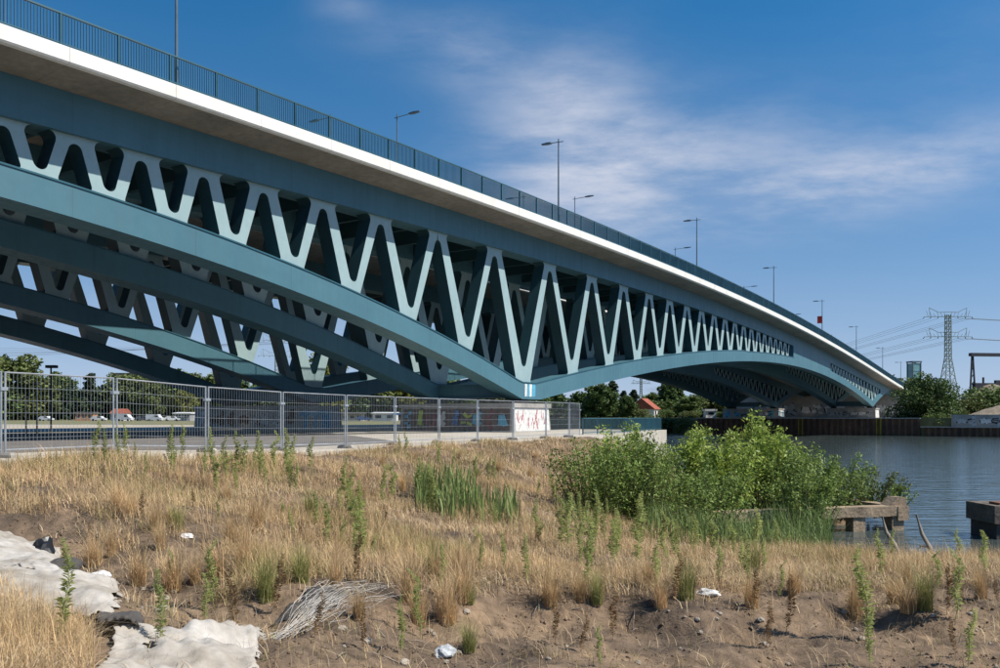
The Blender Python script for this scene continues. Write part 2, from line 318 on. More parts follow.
def gz(x, y, rough=1.0):
    x = np.atleast_1d(np.asarray(x, float)); y = np.atleast_1d(np.asarray(y, float))
    r = np.empty(len(x))
    for i in range(0, len(x), 20000):
        xs, ys = x[i:i + 20000], y[i:i + 20000]
        dd = (xs[:, None] - C[None, :, 0]) ** 2 + (ys[:, None] - C[None, :, 1]) ** 2
        r[i:i + 20000] = tps(dd) @ Wt[:n_] + Wt[n_] + Wt[n_ + 1] * xs + Wt[n_ + 2] * ys
    for k, ph, am in WV: r += rough * am * np.sin(k[0] * x + k[1] * y + ph) * (1 + .5 * np.sin(.6 * x + ph))
    ax_, ay_, bx_, by_ = -7.6, 13.8, -2.7, 9.0                                      # dry ditch
    tq = np.clip(((x - ax_) * (bx_ - ax_) + (y - ay_) * (by_ - ay_)) / ((bx_ - ax_) ** 2 + (by_ - ay_) ** 2), 0, 1); dd = np.hypot(x - ax_ - tq * (bx_ - ax_), y - ay_ - tq * (by_ - ay_))
    r -= .34 * np.exp(-(dd / .75) ** 2)
    sc_ = np.clip((11.4 + .35 * np.sin(1.7 * x) + .2 * np.sin(4.1 * x + 1) - y) / .75, 0, 1); r -= .30 * sc_ * sc_ * (3 - 2 * sc_) * np.clip((x + 1.8) / 1.2, 0, 1)   # eroded scarp
    for hx, hy, hr, hd in ((2.95, 10.7, .32, .22), (3.7, 10.3, .2, .14), (.6, 10.2, .3, .12), (5.2, 10.2, .25, .12)): r -= hd * np.exp(-((x - hx) ** 2 + (y - hy) ** 2 * 2) / hr ** 2)
    for k, ph, am in WF: r += rough * am * .55 * np.sin(k[0] * x + k[1] * y + ph) * np.clip(.45 + np.sin(1.3 * x + ph) * np.sin(1.1 * y + 2 * ph), 0, 1.3)
    return r
ys = np.concatenate([np.linspace(-8, 3.5, 24), np.geomspace(3.6, 54, 420)]); tsx = np.linspace(-1, 1, 640)
YY, TT = np.meshgrid(ys, tsx, indexing='ij'); XX = TT * (np.abs(YY) * .78 + 5.0)
ZZ = gz(XX.ravel(), YY.ravel()).reshape(XX.shape)
def slab_line(x, y):   # signed distance past the paving's edge (positive: under the paving)
    return 0
# paving edge polyline along the fence (world XY), computed from the fence posts
FU = [115, 207, 282, 346, 395, 439, 477.5, 513, 546, 569]
posts = [Vector((-10.55, 23.3))]
for u in FU[1:]:
    t = (u - 500) / F; p = posts[-1]; L = 3.42
    # point (tZ, Z) at distance L from p with Z larger
    aq = t * t + 1; bq = -2 * (t * p.x + p.y); cq = p.length_squared - L * L
    disc = max(bq * bq - 4 * aq * cq, 0); posts.append(Vector((t, 1)) * ((-bq + math.sqrt(disc)) / (2 * aq)))
d0 = (posts[1] - posts[0]).normalized(); d0 = Vector((.20, .98)).normalized()
t = (3 - 500) / F; p = posts[0]; aq = t * t + 1; bq = -2 * (t * p.x + p.y); cq = p.length_squared - 3.42 ** 2
posts.insert(0, Vector((t, 1)) * ((-bq - math.sqrt(max(bq * bq - 4 * aq * cq, 0))) / (2 * aq)))
t = (-130 - 500) / F; p = posts[0]; aq = t * t + 1; bq = -2 * (t * p.x + p.y); cq = p.length_squared - 3.42 ** 2
dq = bq * bq - 4 * aq * cq
posts.insert(0, Vector((t, 1)) * ((-bq - math.sqrt(dq)) / (2 * aq)) if dq > 0 else p + Vector((-2.2, -2.6)))
edge = [q + Vector((.75, -.75)) for q in posts]
edge = [edge[0] + Vector((-14, -3))] + edge + [Vector((6.2, posts[-1].y + 2)), Vector((9.5, 62))]
EX, EY = np.array([q.x for q in edge]), np.array([q.y for q in edge])
# terrain sinks below the paving beyond that edge
def past_edge(x, y):
    return y - np.interp(x, EX, EY, left=EY[0], right=1e3)
pe = past_edge(XX, YY)
ZZ = np.where(pe > 0, np.minimum(ZZ, QZ - .03 - np.clip(pe, 0, 1) * .6), np.minimum(ZZ, QZ + .02 + np.clip(-pe, 0, 8) * .12))
nr, nc = XX.shape
V = np.stack([XX, YY, ZZ], -1).reshape(-1, 3); idx = np.arange(nr * nc).reshape(nr, nc)
Q = np.stack([idx[:-1, :-1], idx[:-1, 1:], idx[1:, 1:], idx[1:, :-1]], -1).reshape(-1, 4)
ground = link('ground', npmesh('ground', V, Q, ['soil'], smooth=True), kind='structure', label='bare brown soil and sand of the river bank', cat='ground')
def gnd(x, y):
    z = gz([x], [y])[0]; e = past_edge(np.array(x), np.array(y))
    return float(QZ if e > 0 else min(z, QZ + .02 - min(e, 0) * .12))
def hit(u, y):
    """where the sight line through picture position (u, y) meets the bank"""
    Zs = np.arange(3.2, 52, .06); g = gz((u - 500) / F * Zs, Zs); r = CZ - (y - YH) / F * Zs
    k = np.argmax(g >= r) if (g >= r).any() else len(Zs) - 1
    return Vector(((u - 500) / F * Zs[k], Zs[k], g[k]))

# water, quays, land
mb = MB(); mb.add([(-1500, -200, 0), (1500, -200, 0), (1500, 2500, 0), (-1500, 2500, 0)], [(0, 1, 2, 3)]); mb.build('river', 'river_water', kind='structure', label='rippled blue grey river', cat='river', fix=False)
def slab(name, poly, z, th, m, **kw):
    mb = MB(); mb.extr([(p[0], p[1]) for p in poly], lambda p, d: (p[0], p[1], d), z, z - th); return mb.build(name, m, **kw)
qa = [tuple(q) for q in edge] + [tuple(P(75.4, 29.6).xy), tuple(P(75.4, 60).xy), (-10, 125), (0, 190), (20, 420), (-900, 900), (-900, edge[0].y)]
slab('quay', qa, QZ, 3.6, 'paving_light', kind='structure', label='pale paved quay under the near end of the bridge', cat='quay')
slab('road', [(q.x - (5 if i < 3 else 3.6 if i == 3 else 1.7), q.y + (6.5 if i < 3 else 4.2 if i == 3 else 1.7)) for i, q in enumerate(posts[:8])] + [tuple(P(54, 54).xy), tuple(P(30, 66).xy), tuple(P(-40, 66).xy), (posts[0].x - 36, posts[0].y + 11)], QZ + .004, .003, 'asphalt', kind='structure', label='grey asphalt yard behind the wire fence', cat='road')
slab('meadow', [(-12, 122), (-2, 190), (16, 416), (-880, 880), (-880, 190), (-150, 170), (-60, 130)], QZ + .008, .004, 'meadow', kind='structure', label='green strip of land with huts and trees', cat='meadow')
slab('sand_strip', [(-300, 100), (-60, 84), (-24, 90), (-14, 118), (-62, 128), (-150, 168), (-300, 178)], QZ + .006, .003, 'sand', kind='structure', label='pale sandy strip beyond the bridge shadow', cat='sand')
fa = [tuple(P(208, -420).xy), tuple(P(208, 74).xy), tuple(P(214, 100).xy), tuple(P(235, 180).xy), tuple(P(260, 900).xy), tuple(P(2600, 900).xy), tuple(P(2600, -900).xy), tuple(P(208, -900).xy)]
slab('far_bank', fa, FQZ, 5, 'meadow', kind='structure', label='green land on the far side of the river', cat='river bank')
slab('far_quay', [tuple(P(208.3, 23).xy), tuple(P(208.3, 73).xy), tuple(P(262, 73).xy), tuple(P(262, 23).xy)], FQZ + .01, .006, 'concrete_grey', kind='structure', label='grey quay surface under the far end of the bridge', cat='quay')

# ------------------------------------------------------------------ the bridges
aW = [16.9, 19.2, 21.8, 26.5, 32.2, 38.2, 45.7, 55.4, 68.4, 86.7, 108, 130, 165.6, 196.3, 239.3, 283.3]
zW = [14.89, 14.93, 14.99, 15.1, 15.25, 15.39, 15.55, 15.72, 15.94, 16.0, 15.8, 15.3, 14.0, 12.45, 9.95, 7.62]
pW = np.polyfit(aW, zW, 4)
def W(a):
    a = np.asarray(a, float)
    return CZ + np.where(a < 17, np.polyval(pW, 17) + (a - 17) * np.polyval(np.polyder(pW), 17), np.polyval(pW, np.clip(a, 17, 300)))
def G_(a): return W(a) - .86
def C_(a): return W(a) - 2.62
NA, NB = 59.6, 229.2
lB = np.polyfit([18.1, 22.5, 25, 34.7, 41.1, 44.9, 49.2, 58], [10.37, 10.02, 9.72, 8.55, 7.34, 6.57, 5.63, 3.15], 2)
lD = np.polyfit([18.1, 21.3, 25, 34.7, 39.7, 49.2, 58.8], [8.97, 8.65, 8.34, 7.08, 6.13, 4.17, 1.55], 2)
rB = np.polyfit([62.1, 73.6, 93.3, 101.8, 123.1, 136.7, 150.3], [2.94, 4.75, 7.3, 8.15, 9.6, 10.05, 10.3], 2)
rD = np.polyfit([62.6, 73.6, 91.7, 101.8, 123.1, 146.2, 175.7, 199, 214, 228], [1.52, 3.2, 5.5, 6.5, 8.05, 8.78, 7.97, 6.16, 4.6, 2.68], 4)
def D_(a):
    a = np.asarray(a, float)
    l = np.polyval(lD, np.clip(a, 8, NA)); r = np.polyval(rD, np.clip(a, 61, NB)); f = np.polyval(rD, NB) + (a - NB) * .235 - (a - NB) ** 2 * .0022
    z = np.where(a < NA - .6, l, np.where(a < NB, r, f))
    return CZ + np.maximum(z, np.where(a < 120, 1.46, 2.60))
def B_(a):
    a = np.asarray(a, float)
    l = np.polyval(lB, np.clip(a, 8, NA)); r = np.polyval(rB, np.clip(a, 61, 140)); h = np.polyval(rB, 140)
    r = np.where(a < 120, r, D_(a) - CZ + 1.42)
    z = np.where(a < NA, l, r)
    return CZ + np.maximum(z, np.where(a < 120, 2.86, 3.6))
top = [18.4, 21.5, 24.75, 28.3, 32.25, 36.8, 42.0, 48.15, 55.5, 64.3, 72.45, 79.7, 86.35, 92.4, 98.0, 103.2, 108.0, 112.55, 116.9, 121.0, 124.8, 128.4, 131.8, 135.1, 138.25, 141.25, 144.15]
top = [18.4 - 2.95 * k for k in range(5, 0, -1)] + top + [147.0]
top2 = [179.2, 182.0, 184.8, 187.7, 190.6, 193.6, 196.7, 199.9, 203.2, 206.7, 210.4, 214.3, 218.5, 223.0, 227.6, 232.2, 236.4, 240.0]
def fillet(tri, rad, n=8):
    """rounds the three corners of a triangle; returns three arcs as point lists"""
    arcs = []
    for i in range(3):
        p0, p, p1 = Vector(tri[i - 1]), Vector(tri[i]), Vector(tri[(i + 1) % 3]); e0, e1 = (p0 - p).normalized(), (p1 - p).normalized()
        ang = e0.angle(e1); d = min(rad[i] / math.tan(ang / 2), .9 * (p0 - p).length, .9 * (p1 - p).length); r = d * math.tan(ang / 2)
        c = p + (e0 + e1).normalized() * (r / math.sin(ang / 2)); q0, q1 = p + e0 * d - c, p + e1 * d - c
        a0, a1 = math.atan2(q0.y, q0.x), math.atan2(q1.y, q1.x); da = (a1 - a0 + math.pi) % (2 * math.pi) - math.pi
        arcs.append([c + Vector((math.cos(a0 + da * k / n), math.sin(a0 + da * k / n))) * r for k in range(n + 1)])
    return arcs
DEP = 1.0
def strut_meshes(tops):
    """one mesh per diagonal: the plate left between two neighbouring rounded openings"""
    bots = [(tops[i] + tops[i + 1]) / 2 for i in range(len(tops) - 1)]
    def hl(k, which):
        # opening under top node k ('up') or above bottom node k ('dn'), in (x, q) with q the height above the bottom chord
        if which == 'up':
            t = tops[k]; nl = bots[k - 1] if k > 0 else t - (bots[k] - t); nr_ = bots[k] if k < len(bots) else t + (t - bots[k - 1])
        else:
            t = bots[k]; nl, nr_ = tops[k], tops[k + 1]
        per = nr_ - nl; H = float(C_(t) - B_(t)); nw = min(1.75, per * .49)
        wb = (per - nw * (.95 if which == 'up' else 1.0)) / 2; r = min(.30 + .008 * per, wb * .62) if t < 95 else min(.17, wb * .4)
        gap = min(.34 + .055 * max(per - 3, 0), .2 * H) if which == 'up' else min(.30 + .17 * max(per - 3, 0), .2 * H)
        cq = H - gap - r; D0 = math.hypot(wb, cq)          # side lines run from the base corners tangent to the end arc
        an = math.atan2(cq, -wb) - math.asin(r / D0); hq = wb / max(-math.cos(an), 1e-3) * math.sin(an)
        if which == 'up': tri = [(t, hq), (t - wb, 0), (t + wb, 0)]; rad = [r, .2, .2] if t < 95 else [r, .1, .1]
        else: tri = [(t, H - hq), (t + wb, H), (t - wb, H)]; rad = [r, .32, .32] if t < 95 else [r, .12, .12]
        return fillet(tri, rad), H
    def mp(pt, H): 
        x, q = pt; zb, zc = float(B_(x)), float(C_(x)); return (x, zb + q / H * (zc - zb))
    res = []
    for k in range(len(bots)):
        up, H1 = hl(k, 'up'); dn, H2 = hl(k, 'dn'); up2, H3 = hl(k + 1, 'up')
        def halfarc(arc, sel): return arc[len(arc) // 2:] if sel else arc[:len(arc) // 2 + 1]
        # up triangle order: apex, left base, right base (counter-clockwise); right half: base-right arc then apex arc start
        def chain_right_up(arcs, H):   # from apex mid down the right side to the base
            a = [p for p in arcs[0] if p.x >= arcs_mid(arcs[0]) - 1e-6]; a.sort(key=lambda p: -p.y)
            c = sorted(arcs[2], key=lambda p: -p.y); return [mp(p, H) for p in a + c]
        def chain_left_up(arcs, H):
            a = [p for p in arcs[0] if p.x <= arcs_mid(arcs[0]) + 1e-6]; a.sort(key=lambda p: -p.y)
            c = sorted(arcs[1], key=lambda p: -p.y); return [mp(p, H) for p in a + c]
        def chain_left_dn(arcs, H):    # from apex mid up the left side to the top
            a = [p for p in arcs[0] if p.x <= arcs_mid(arcs[0]) + 1e-6]; a.sort(key=lambda p: p.y)
            c = sorted(arcs[2], key=lambda p: p.y); return [mp(p, H) for p in a + c]
        def chain_right_dn(arcs, H):
            a = [p for p in arcs[0] if p.x >= arcs_mid(arcs[0]) - 1e-6]; a.sort(key=lambda p: p.y)
            c = sorted(arcs[1], key=lambda p: p.y); return [mp(p, H) for p in a + c]
        def arcs_mid(arc): return (min(p.x for p in arc) + max(p.x for p in arc)) / 2
        nb, t0, t1 = bots[k], tops[k], tops[k + 1]
        cu, cd = chain_right_up(up, H1), chain_left_dn(dn, H2)
        e = .06
        poly = cu + [(cu[-1][0], float(B_(cu[-1][0])) - e), (nb, float(B_(nb)) - e)] + cd + [(cd[-1][0], float(C_(cd[-1][0])) + e), (t0, float(C_(t0)) + e)]
        res.append(poly)
        cu, cd = chain_left_up(up2, H3), chain_right_dn(dn, H2)
        poly = cu + [(cu[-1][0], float(B_(cu[-1][0])) - e), (nb, float(B_(nb)) - e)] + cd + [(cd[-1][0], float(C_(cd[-1][0])) + e), (t1, float(C_(t1)) + e)]
        res.append(poly)
    out = []
    for poly in res:
        q = [poly[0]]
        for p in poly[1:]:
            if abs(p[0] - q[-1][0]) + abs(p[1] - q[-1][1]) > 1e-4: q.append(p)
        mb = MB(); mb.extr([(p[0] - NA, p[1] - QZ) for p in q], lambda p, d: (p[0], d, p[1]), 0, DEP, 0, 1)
        out.append(mb.mesh('strut', ['steel_pale', 'steel_teal_shaded']))
    return out
STRUTS = strut_meshes(top) + strut_meshes(top2)
AS = np.unique(np.concatenate([np.arange(-30, 57, 1.6), np.linspace(57, 63, 9), np.arange(64.5, 226, 2.4), np.linspace(226, 233, 8), np.arange(235, 273, 2.5)]))
def sect(a0, a1, extra=()): return np.unique(np.concatenate([[a0, a1], AS[(AS > a0) & (AS < a1)], list(extra)]))
def L(a, b, z): return (float(a) - NA, float(b), float(z) - QZ)
gm = {}
def girder_meshes():
    mb = MB(); f0, f1 = -.28, DEP + .28
    mb.sweep([[L(a, f0, C_(a)), L(a, f1, C_(a)), L(a, f1, G_(a)), L(a, f0, G_(a))] for a in sect(-30, 270)]); gm['top_chord'] = mb.mesh('top_chord', 'steel_teal')
    mb = MB()
    mb.sweep([[L(a, f0, D_(a)), L(a, f1, D_(a) - .02), L(a, f1, min(B_(a), C_(a) - .02)), L(a, f0, min(B_(a), C_(a) - .02))] for a in sect(-30, 268)]); gm['bottom_chord'] = mb.mesh('bottom_chord', 'steel_teal')
    mb = MB()
    mb.sweep([[L(a, f0 - .05, B_(a) - .07), L(a, f0 + .1, B_(a) - .07), L(a, f0 + .1, B_(a) + .012), L(a, f0 - .05, B_(a) + .012)] for a in sect(-2, 149)]); gm['chord_flange'] = mb.mesh('chord_flange', 'rail_teal')
    for i, (x0, x1) in enumerate(((-30, 2.3), (148.6, 178.6), (240.6, 268))):
        mb = MB(); mb.sweep([[L(a, f0 + .003, B_(a) - .03), L(a, f1 - .003, B_(a) - .03), L(a, f1 - .003, C_(a) + .03), L(a, f0 + .003, C_(a) + .03)] for a in sect(x0, x1)]); gm['web_plate%d' % i] = mb.mesh('web_plate', 'steel_teal')
girder_meshes()
def bridge(b0, b1, g, outer_near, label, detail):
    """b0..b1 deck edges; g: two girder planes"""
    root = empty('bridge', P(NA, 0, QZ), BRZ, label=label, cat='bridge', group='parallel bridge decks over the river')
    for gb in g:
        gi = link('truss_girder', gm['top_chord'], root); gi.location = (0, gb, 0)
        for k in ('bottom_chord', 'chord_flange', 'web_plate0', 'web_plate1', 'web_plate2'): link(k.rstrip('012'), gm[k], gi)
        for me in STRUTS: link('strut', me, gi)
    ss = sect(-30, 288)
    mb = MB(); lo, hi = b0 + .32, b1 - .32
    secs = []
    for a in ss:
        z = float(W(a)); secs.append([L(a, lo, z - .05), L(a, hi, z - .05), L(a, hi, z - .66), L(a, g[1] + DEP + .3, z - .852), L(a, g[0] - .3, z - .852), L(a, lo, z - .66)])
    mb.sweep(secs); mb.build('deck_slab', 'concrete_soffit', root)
    for e0, e1 in ((b0, b0 + .319), (b1 - .319, b1)):
        mb = MB(); o_, i_ = (e0, e1) if e0 == b0 else (e1, e0); c = .06 if e0 == b0 else -.06
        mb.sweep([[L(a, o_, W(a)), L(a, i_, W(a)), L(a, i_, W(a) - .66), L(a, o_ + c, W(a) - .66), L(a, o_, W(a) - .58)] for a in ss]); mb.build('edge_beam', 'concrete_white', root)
    # floor beams
    mb = MB(); mb.box(-.14, .14, g[0] + DEP + .25, g[1] - .25, -1.5, 0); cb = mb.mesh('cross_beam', 'steel_teal_shaded')
    for a in np.arange(-10, 262, 4.4):
        o = link('cross_beam', cb, root); o.location = L(a, 0, W(a) - .86)
    for a, zz in ((NA + .4, float(D_(NA)) + .18), (NB, float(D_(NB)) + .2)):
        mb = MB(); mb.box(-.45, .45, g[0] + DEP + .26, g[1] - .26, 0, 1.05); mb.box(-.7, .7, g[0] + DEP + .26, g[1] - .26, -.06, .001); mb.box(-.7, .7, g[0] + DEP + .26, g[1] - .26, 1.049, 1.11)
        o = mb.build('pier_beam', 'steel_teal', root); o.location = L(a, 0, zz)
    for gb in g:
        for a in (NA, NB):
            mb = MB(); zz = float(D_(a)); mb.box(-.5, .5, gb - .05, gb + 1.05, -.30, .0); mb.box(-.8, .8, gb - .25, gb + 1.25, -.36, -.30)
            o = mb.build('bearing', 'black_steel', root); o.location = L(a + .3, 0, zz)
    # railings
    pm = MB(); pm.box(-.035, .035, -.05, .05, -.05, 1.30); pm.box(-.09, .09, -.07, .07, -.03, .02); pm = pm.mesh('post', 'rail_teal')
    bm_ = MB(); bm_.box(-.012, .012, -.022, .022, .14, 1.25); bm_ = bm_.mesh('baluster', 'rail_teal')
    for side, bb in ((0, b0 + .16), (1, b1 - .16)):
        mb = MB(); mb.sweep([[L(a, bb - .055, W(a) + 1.29), L(a, bb + .055, W(a) + 1.29), L(a, bb + .05, W(a) + 1.36), L(a, bb - .05, W(a) + 1.36)] for a in sect(-12, 284)])
        rl = mb.build('railing', 'rail_teal', root)
        mb = MB(); mb.sweep([[L(a, bb - .03, W(a) + .10), L(a, bb + .03, W(a) + .10), L(a, bb + .03, W(a) + .15), L(a, bb - .03, W(a) + .15)] for a in sect(-12, 284)]); mb.build('bottom_rail', 'rail_teal', rl)
        if detail and side == 0:
            for a in np.arange(19.3 - 2.545 * 12, 283, 2.545):
                o = link('post', pm, rl); o.location = L(a, bb, W(a))
            aa = np.arange(-11.9, 283, 2.545 / 20); near = aa[(aa > 15.5)][:300]
            for a in near:
                o = link('baluster', bm_, rl); o.location = L(a, bb, W(a))
            rest = np.setdiff1d(aa, near)
        else:
            mbp = MB()
            for a in np.arange(19.3 - 2.545 * 12, 283, 2.545): x, y, z = L(a, bb, W(a)); mbp.box(x - .035, x + .035, y - .05, y + .05, z - .05, z + 1.3)
            mbp.build('post', 'rail_teal', rl, kind='stuff')
            rest = np.arange(-11.9, 283, 2.545 / 20)
        mb = MB()
        for a in rest: x, y, z = L(a, bb, W(a)); mb.box(x - .012, x + .012, y - .022, y + .022, z + .14, z + 1.25)
        mb.build('baluster_row', 'rail_teal', rl, kind='stuff', fix=False)
    return root
bridge(33.1, 50.0, (35.88, 44.5), 0, 'long teal steel truss arch bridge deck with white concrete edge, in full sun', True)
bridge(53.0, 74.2, (59.6, 71.4), 0, 'second teal truss bridge deck standing behind the sunlit one in its shade', False)
# graffiti tag on the node of the front girder
# ------------------------------------------------------------------ graffiti
def graffiti(name, parent, ax, x0, x1, z0, z1, seed, cols, outline='paint_black', letters=6, bg=None, thin=1.0):
    """flat painted letters on a wall; ax(x, z, lift) -> local point"""
    r = random.Random(seed); mb = MB(); mats = [outline] + list(cols) + ([bg] if bg else [])
    if bg: mb.add([ax(x0, z0, .004), ax(x1, z0, .004), ax(x1, z1, .004), ax(x0, z1, .004)], [(0, 1, 2, 3)], len(mats) - 1)
    wl_ = (x1 - x0) / letters; H = z1 - z0
    GL = [[(0, 0), (0, 1), (.8, .8), (0, .5), (.9, 0)], [(.9, .9), (.2, 1), (.1, .55), (.8, .45), (.7, .05), (0, .1)], [(.1, 0), (.45, 1), (.85, 0)], [(.9, 1), (.1, .95), (.15, .5), (.7, .5), (.15, .5), (.1, 0), (.9, .05)],
          [(0, 1), (.45, 0), (.9, 1)], [(.1, 0), (.1, 1), (.8, .1), (.85, 1)], [(.5, 1), (.05, .6), (.2, .05), (.7, 0), (.9, .5), (.5, 1)], [(0, .95), (1, 1), (.5, .95), (.45, 0)], [(.05, 1), (.1, .1), (.8, 0), (.85, 1)]]
    for i in range(letters):
        g = r.choice(GL); cx = x0 + i * wl_; sl = r.uniform(-.12, .2)
        pts = [(cx + wl_ * (.12 + .74 * p[0]) + sl * p[1] * wl_, z0 + H * (.14 + .7 * p[1]) + r.uniform(-.04, .04) * H) for p in g]
        c = 1 + r.randrange(len(cols)); wd = min(wl_ * .46, H * .36) * r.uniform(.8, 1.15) * thin
        for lift, k, mi in ((.008 + i * .0007, wd * 1.3, 0), (.016 + i * .0007, wd * .88, c)):
            for q in range(len(pts) - 1):
                (xa, za), (xb, zb) = pts[q], pts[q + 1]; dx, dz = xb - xa, zb - za; ln = math.hypot(dx, dz) or 1; nx, nz_ = -dz / ln * k / 2, dx / ln * k / 2; ex, ez = dx / ln * k * .42, dz / ln * k * .42
                lf = lift + q * .00008
                mb.add([ax(xa - ex + nx * .8, za - ez + nz_ * .8, lf), ax(xb + ex + nx, zb + ez + nz_, lf), ax(xb + ex - nx, zb + ez - nz_ * .8, lf), ax(xa - ex - nx, za - ez - nz_, lf)], [(0, 1, 2, 3)], mi)
    return mb.build(name, mats, parent, fix=False, kind='stuff')
def pier(a0, a1, b0, b1, z0, z1, label, seed, group, colsE, colsL, bgE=None, bgL=None):
    root = empty('bridge_pier', P(a0, b0, z0), BRZ, label=label, cat='pier', group=group)
    wd, ln, h = a1 - a0, b1 - b0, z1 - z0
    mb = MB(); t = .12
    mb.sweep([[(-t, -t, 0), (wd + t, -t, 0), (wd + t, ln + t, 0), (-t, ln + t, 0)], [(0, 0, h - .35), (wd, 0, h - .35), (wd, ln, h - .35), (0, ln, h - .35)]]); wall = mb.build('pier_wall', 'concrete_grey', root)
    mb = MB(); mb.box(-.15, wd + .15, -.15, ln + .15, h - .349, h); mb.build('pier_cap', 'concrete_grey', root)
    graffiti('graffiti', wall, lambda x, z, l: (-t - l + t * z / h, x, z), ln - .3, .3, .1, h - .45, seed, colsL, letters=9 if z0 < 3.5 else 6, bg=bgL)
    if bgE:
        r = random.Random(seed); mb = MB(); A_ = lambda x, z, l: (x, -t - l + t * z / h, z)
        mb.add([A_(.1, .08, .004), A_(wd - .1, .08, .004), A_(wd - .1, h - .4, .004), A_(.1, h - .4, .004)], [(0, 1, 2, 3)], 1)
        for q in range(26):
            x, z = r.uniform(.3, wd - .9), r.uniform(.2, h - 1.2); dx, dz = r.uniform(-.25, .45), r.uniform(.3, .9); w2 = r.uniform(.04, .09)
            mb.add([A_(x, z, .006 + q * .0003), A_(x + w2, z, .006 + q * .0003), A_(x + dx + w2, min(z + dz, h - .5), .006 + q * .0003), A_(x + dx, min(z + dz, h - .5), .006 + q * .0003)], [(0, 1, 2, 3)], 0)
        mb.build('graffiti', ['paint_crimson', 'paint_pale'], wall, fix=False, kind='stuff')
    else: graffiti('graffiti', wall, lambda x, z, l: (x, -t - l + t * z / h, z), .15, wd - .2, .1, h - .45, seed + 1, colsE, outline=colsE[0], letters=4, bg=bgE, thin=.42 if bgE else 1.0)
    return root
zt = float(D_(NA)) - .37; zt2 = float(D_(NB)) - .37
gp = 'concrete bridge piers covered in graffiti'
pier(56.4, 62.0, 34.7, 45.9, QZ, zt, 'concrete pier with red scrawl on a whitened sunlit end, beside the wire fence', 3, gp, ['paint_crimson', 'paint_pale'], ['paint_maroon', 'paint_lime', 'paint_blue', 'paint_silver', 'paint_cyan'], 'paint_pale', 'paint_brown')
pier(56.4, 62.0, 58.1, 72.8, QZ, zt, 'concrete pier with silver block letters in the shade of the second deck', 11, gp, ['paint_silver', 'paint_cyan'], ['paint_silver', 'paint_silver', 'paint_brown'])
pier(226.5, 232.0, 34.7, 45.9, FQZ, zt2, 'graffiti covered pier on far quay under the sunlit deck', 21, gp, ['paint_pale', 'paint_pale'], ['paint_pale', 'paint_silver'])
pier(226.5, 232.0, 58.1, 72.8, FQZ, zt2, 'graffiti covered pier on far quay under the shaded second deck', 31, gp, ['paint_pale', 'paint_cyan'], ['paint_pale', 'paint_silver', 'paint_cyan'])
slab('embankment', [tuple(P(a, b).xy) for a, b in ((265.2, 29), (265.2, 79), (330, 84), (330, 24))], 10.3, 7, 'meadow', kind='structure', label='green embankment carrying the road behind the far abutment', cat='embankment')
root = empty('abutment', P(262, 28, FQZ), BRZ, label='grey concrete abutment wall with bubble letter graffiti at the far bridge end', cat='abutment')
mb = MB(); mb.box(0, 3, 0, 52, 0, 6.4); aw = mb.build('abutment_wall', 'concrete_grey', root)
graffiti('graffiti', aw, lambda x, z, l: (-l, x, z), 50, 2, .2, 4.6, 41, ['paint_pale', 'paint_pale', 'paint_silver'], letters=14)
# painted tag on the front node
brs = [o for o in scene.objects if o.name.startswith('bridge') and o.parent is None and 'pier' not in o.name]
zn = float(D_(NA)) - QZ
mb = MB(); nf = 35.6 - .004
for x0, x1, mi in ((0, .32, 0), (.36, .72, 1), (.76, 1.1, 0), (1.14, 1.7, 1)): mb.add([(x0, nf - .002, zn + .2), (x1, nf - .002, zn + .24), (x1 + .04, nf - .002, zn + 1.22), (x0 + .02, nf - .002, zn + 1.25)], [(0, 1, 2, 3)], mi)
mb.build('painted_tag', ['paint_pale', 'paint_cyan'], brs[0], fix=False, kind='stuff')

# ------------------------------------------------------------------ lamps on the bridges
def lamp(h, arm, stub, headlen, name='street_lamp'):
    root = empty(name); mb = MB(); mb.tube([(0, 0, 0), (0, 0, .9), (0, 0, .95), (0, 0, h)], [.11, .10, .075, .05], 8); mb.build('pole', 'lamp_grey', root)
    mb = MB(); mb.tube([(0, -stub, h - .28), (0, arm, h - .22)], .035, 6); mb.build('arm', 'lamp_grey', root)
    mb = MB(); y0 = arm - headlen * .25
    mb.sweep([[(-.13, y0, h - .27), (.13, y0, h - .27), (.13, y0, h - .17), (-.13, y0, h - .17)], [(-.16, y0 + headlen * .4, h - .29), (.16, y0 + headlen * .4, h - .29), (.14, y0 + headlen * .4, h - .14), (-.14, y0 + headlen * .4, h - .14)], [(-.12, y0 + headlen, h - .25), (.12, y0 + headlen, h - .25), (.1, y0 + headlen, h - .17), (-.1, y0 + headlen, h - .17)]])
    mb.build('lamp_head', 'lamp_grey', root)
    return root
ORD = ['first', 'second', 'third', 'fourth', 'fifth', 'sixth', 'seventh', 'last']
proto = lamp(7.15, .9, .45, .9)
for i, a in enumerate([25.0, 61.7, 95, 128.4, 161.4, 195.1, 230.8, 263.1]):
    o = proto if i == 0 else copy_tree(proto)
    o.location = P(a, 33.62, float(W(a)) - .05); o.rotation_euler = (0, 0, BRZ)
    tag(o, 'slim grey T arm street lamp on the sunlit railing, ' + ORD[7 - i] + ' from the far bank', 'street lamp', 'street lamps along the sunlit railing')
    if i == 4:
        o['label'] = 'slim grey street lamp carrying a red square sign beside the sunlit railing'
        sg = empty('traffic_sign', P(a, 33.5, float(W(a)) + 2.6), BRZ, label='small red square sign fixed to a bridge lamp pole', cat='sign')
        mb = MB(); mb.box(-.08, -.04, .1, .95, .2, 1.5); mb.build('sign_plate', 'red_paint', sg); mb = MB(); mb.box(-.04, .06, .05, .3, .1, .16); mb.box(-.04, .06, .05, .3, 1.2, 1.26); mb.build('bracket', 'galvanised', sg)
p2 = lamp(11.3, 1.7, .3, 1.15)
k = 0
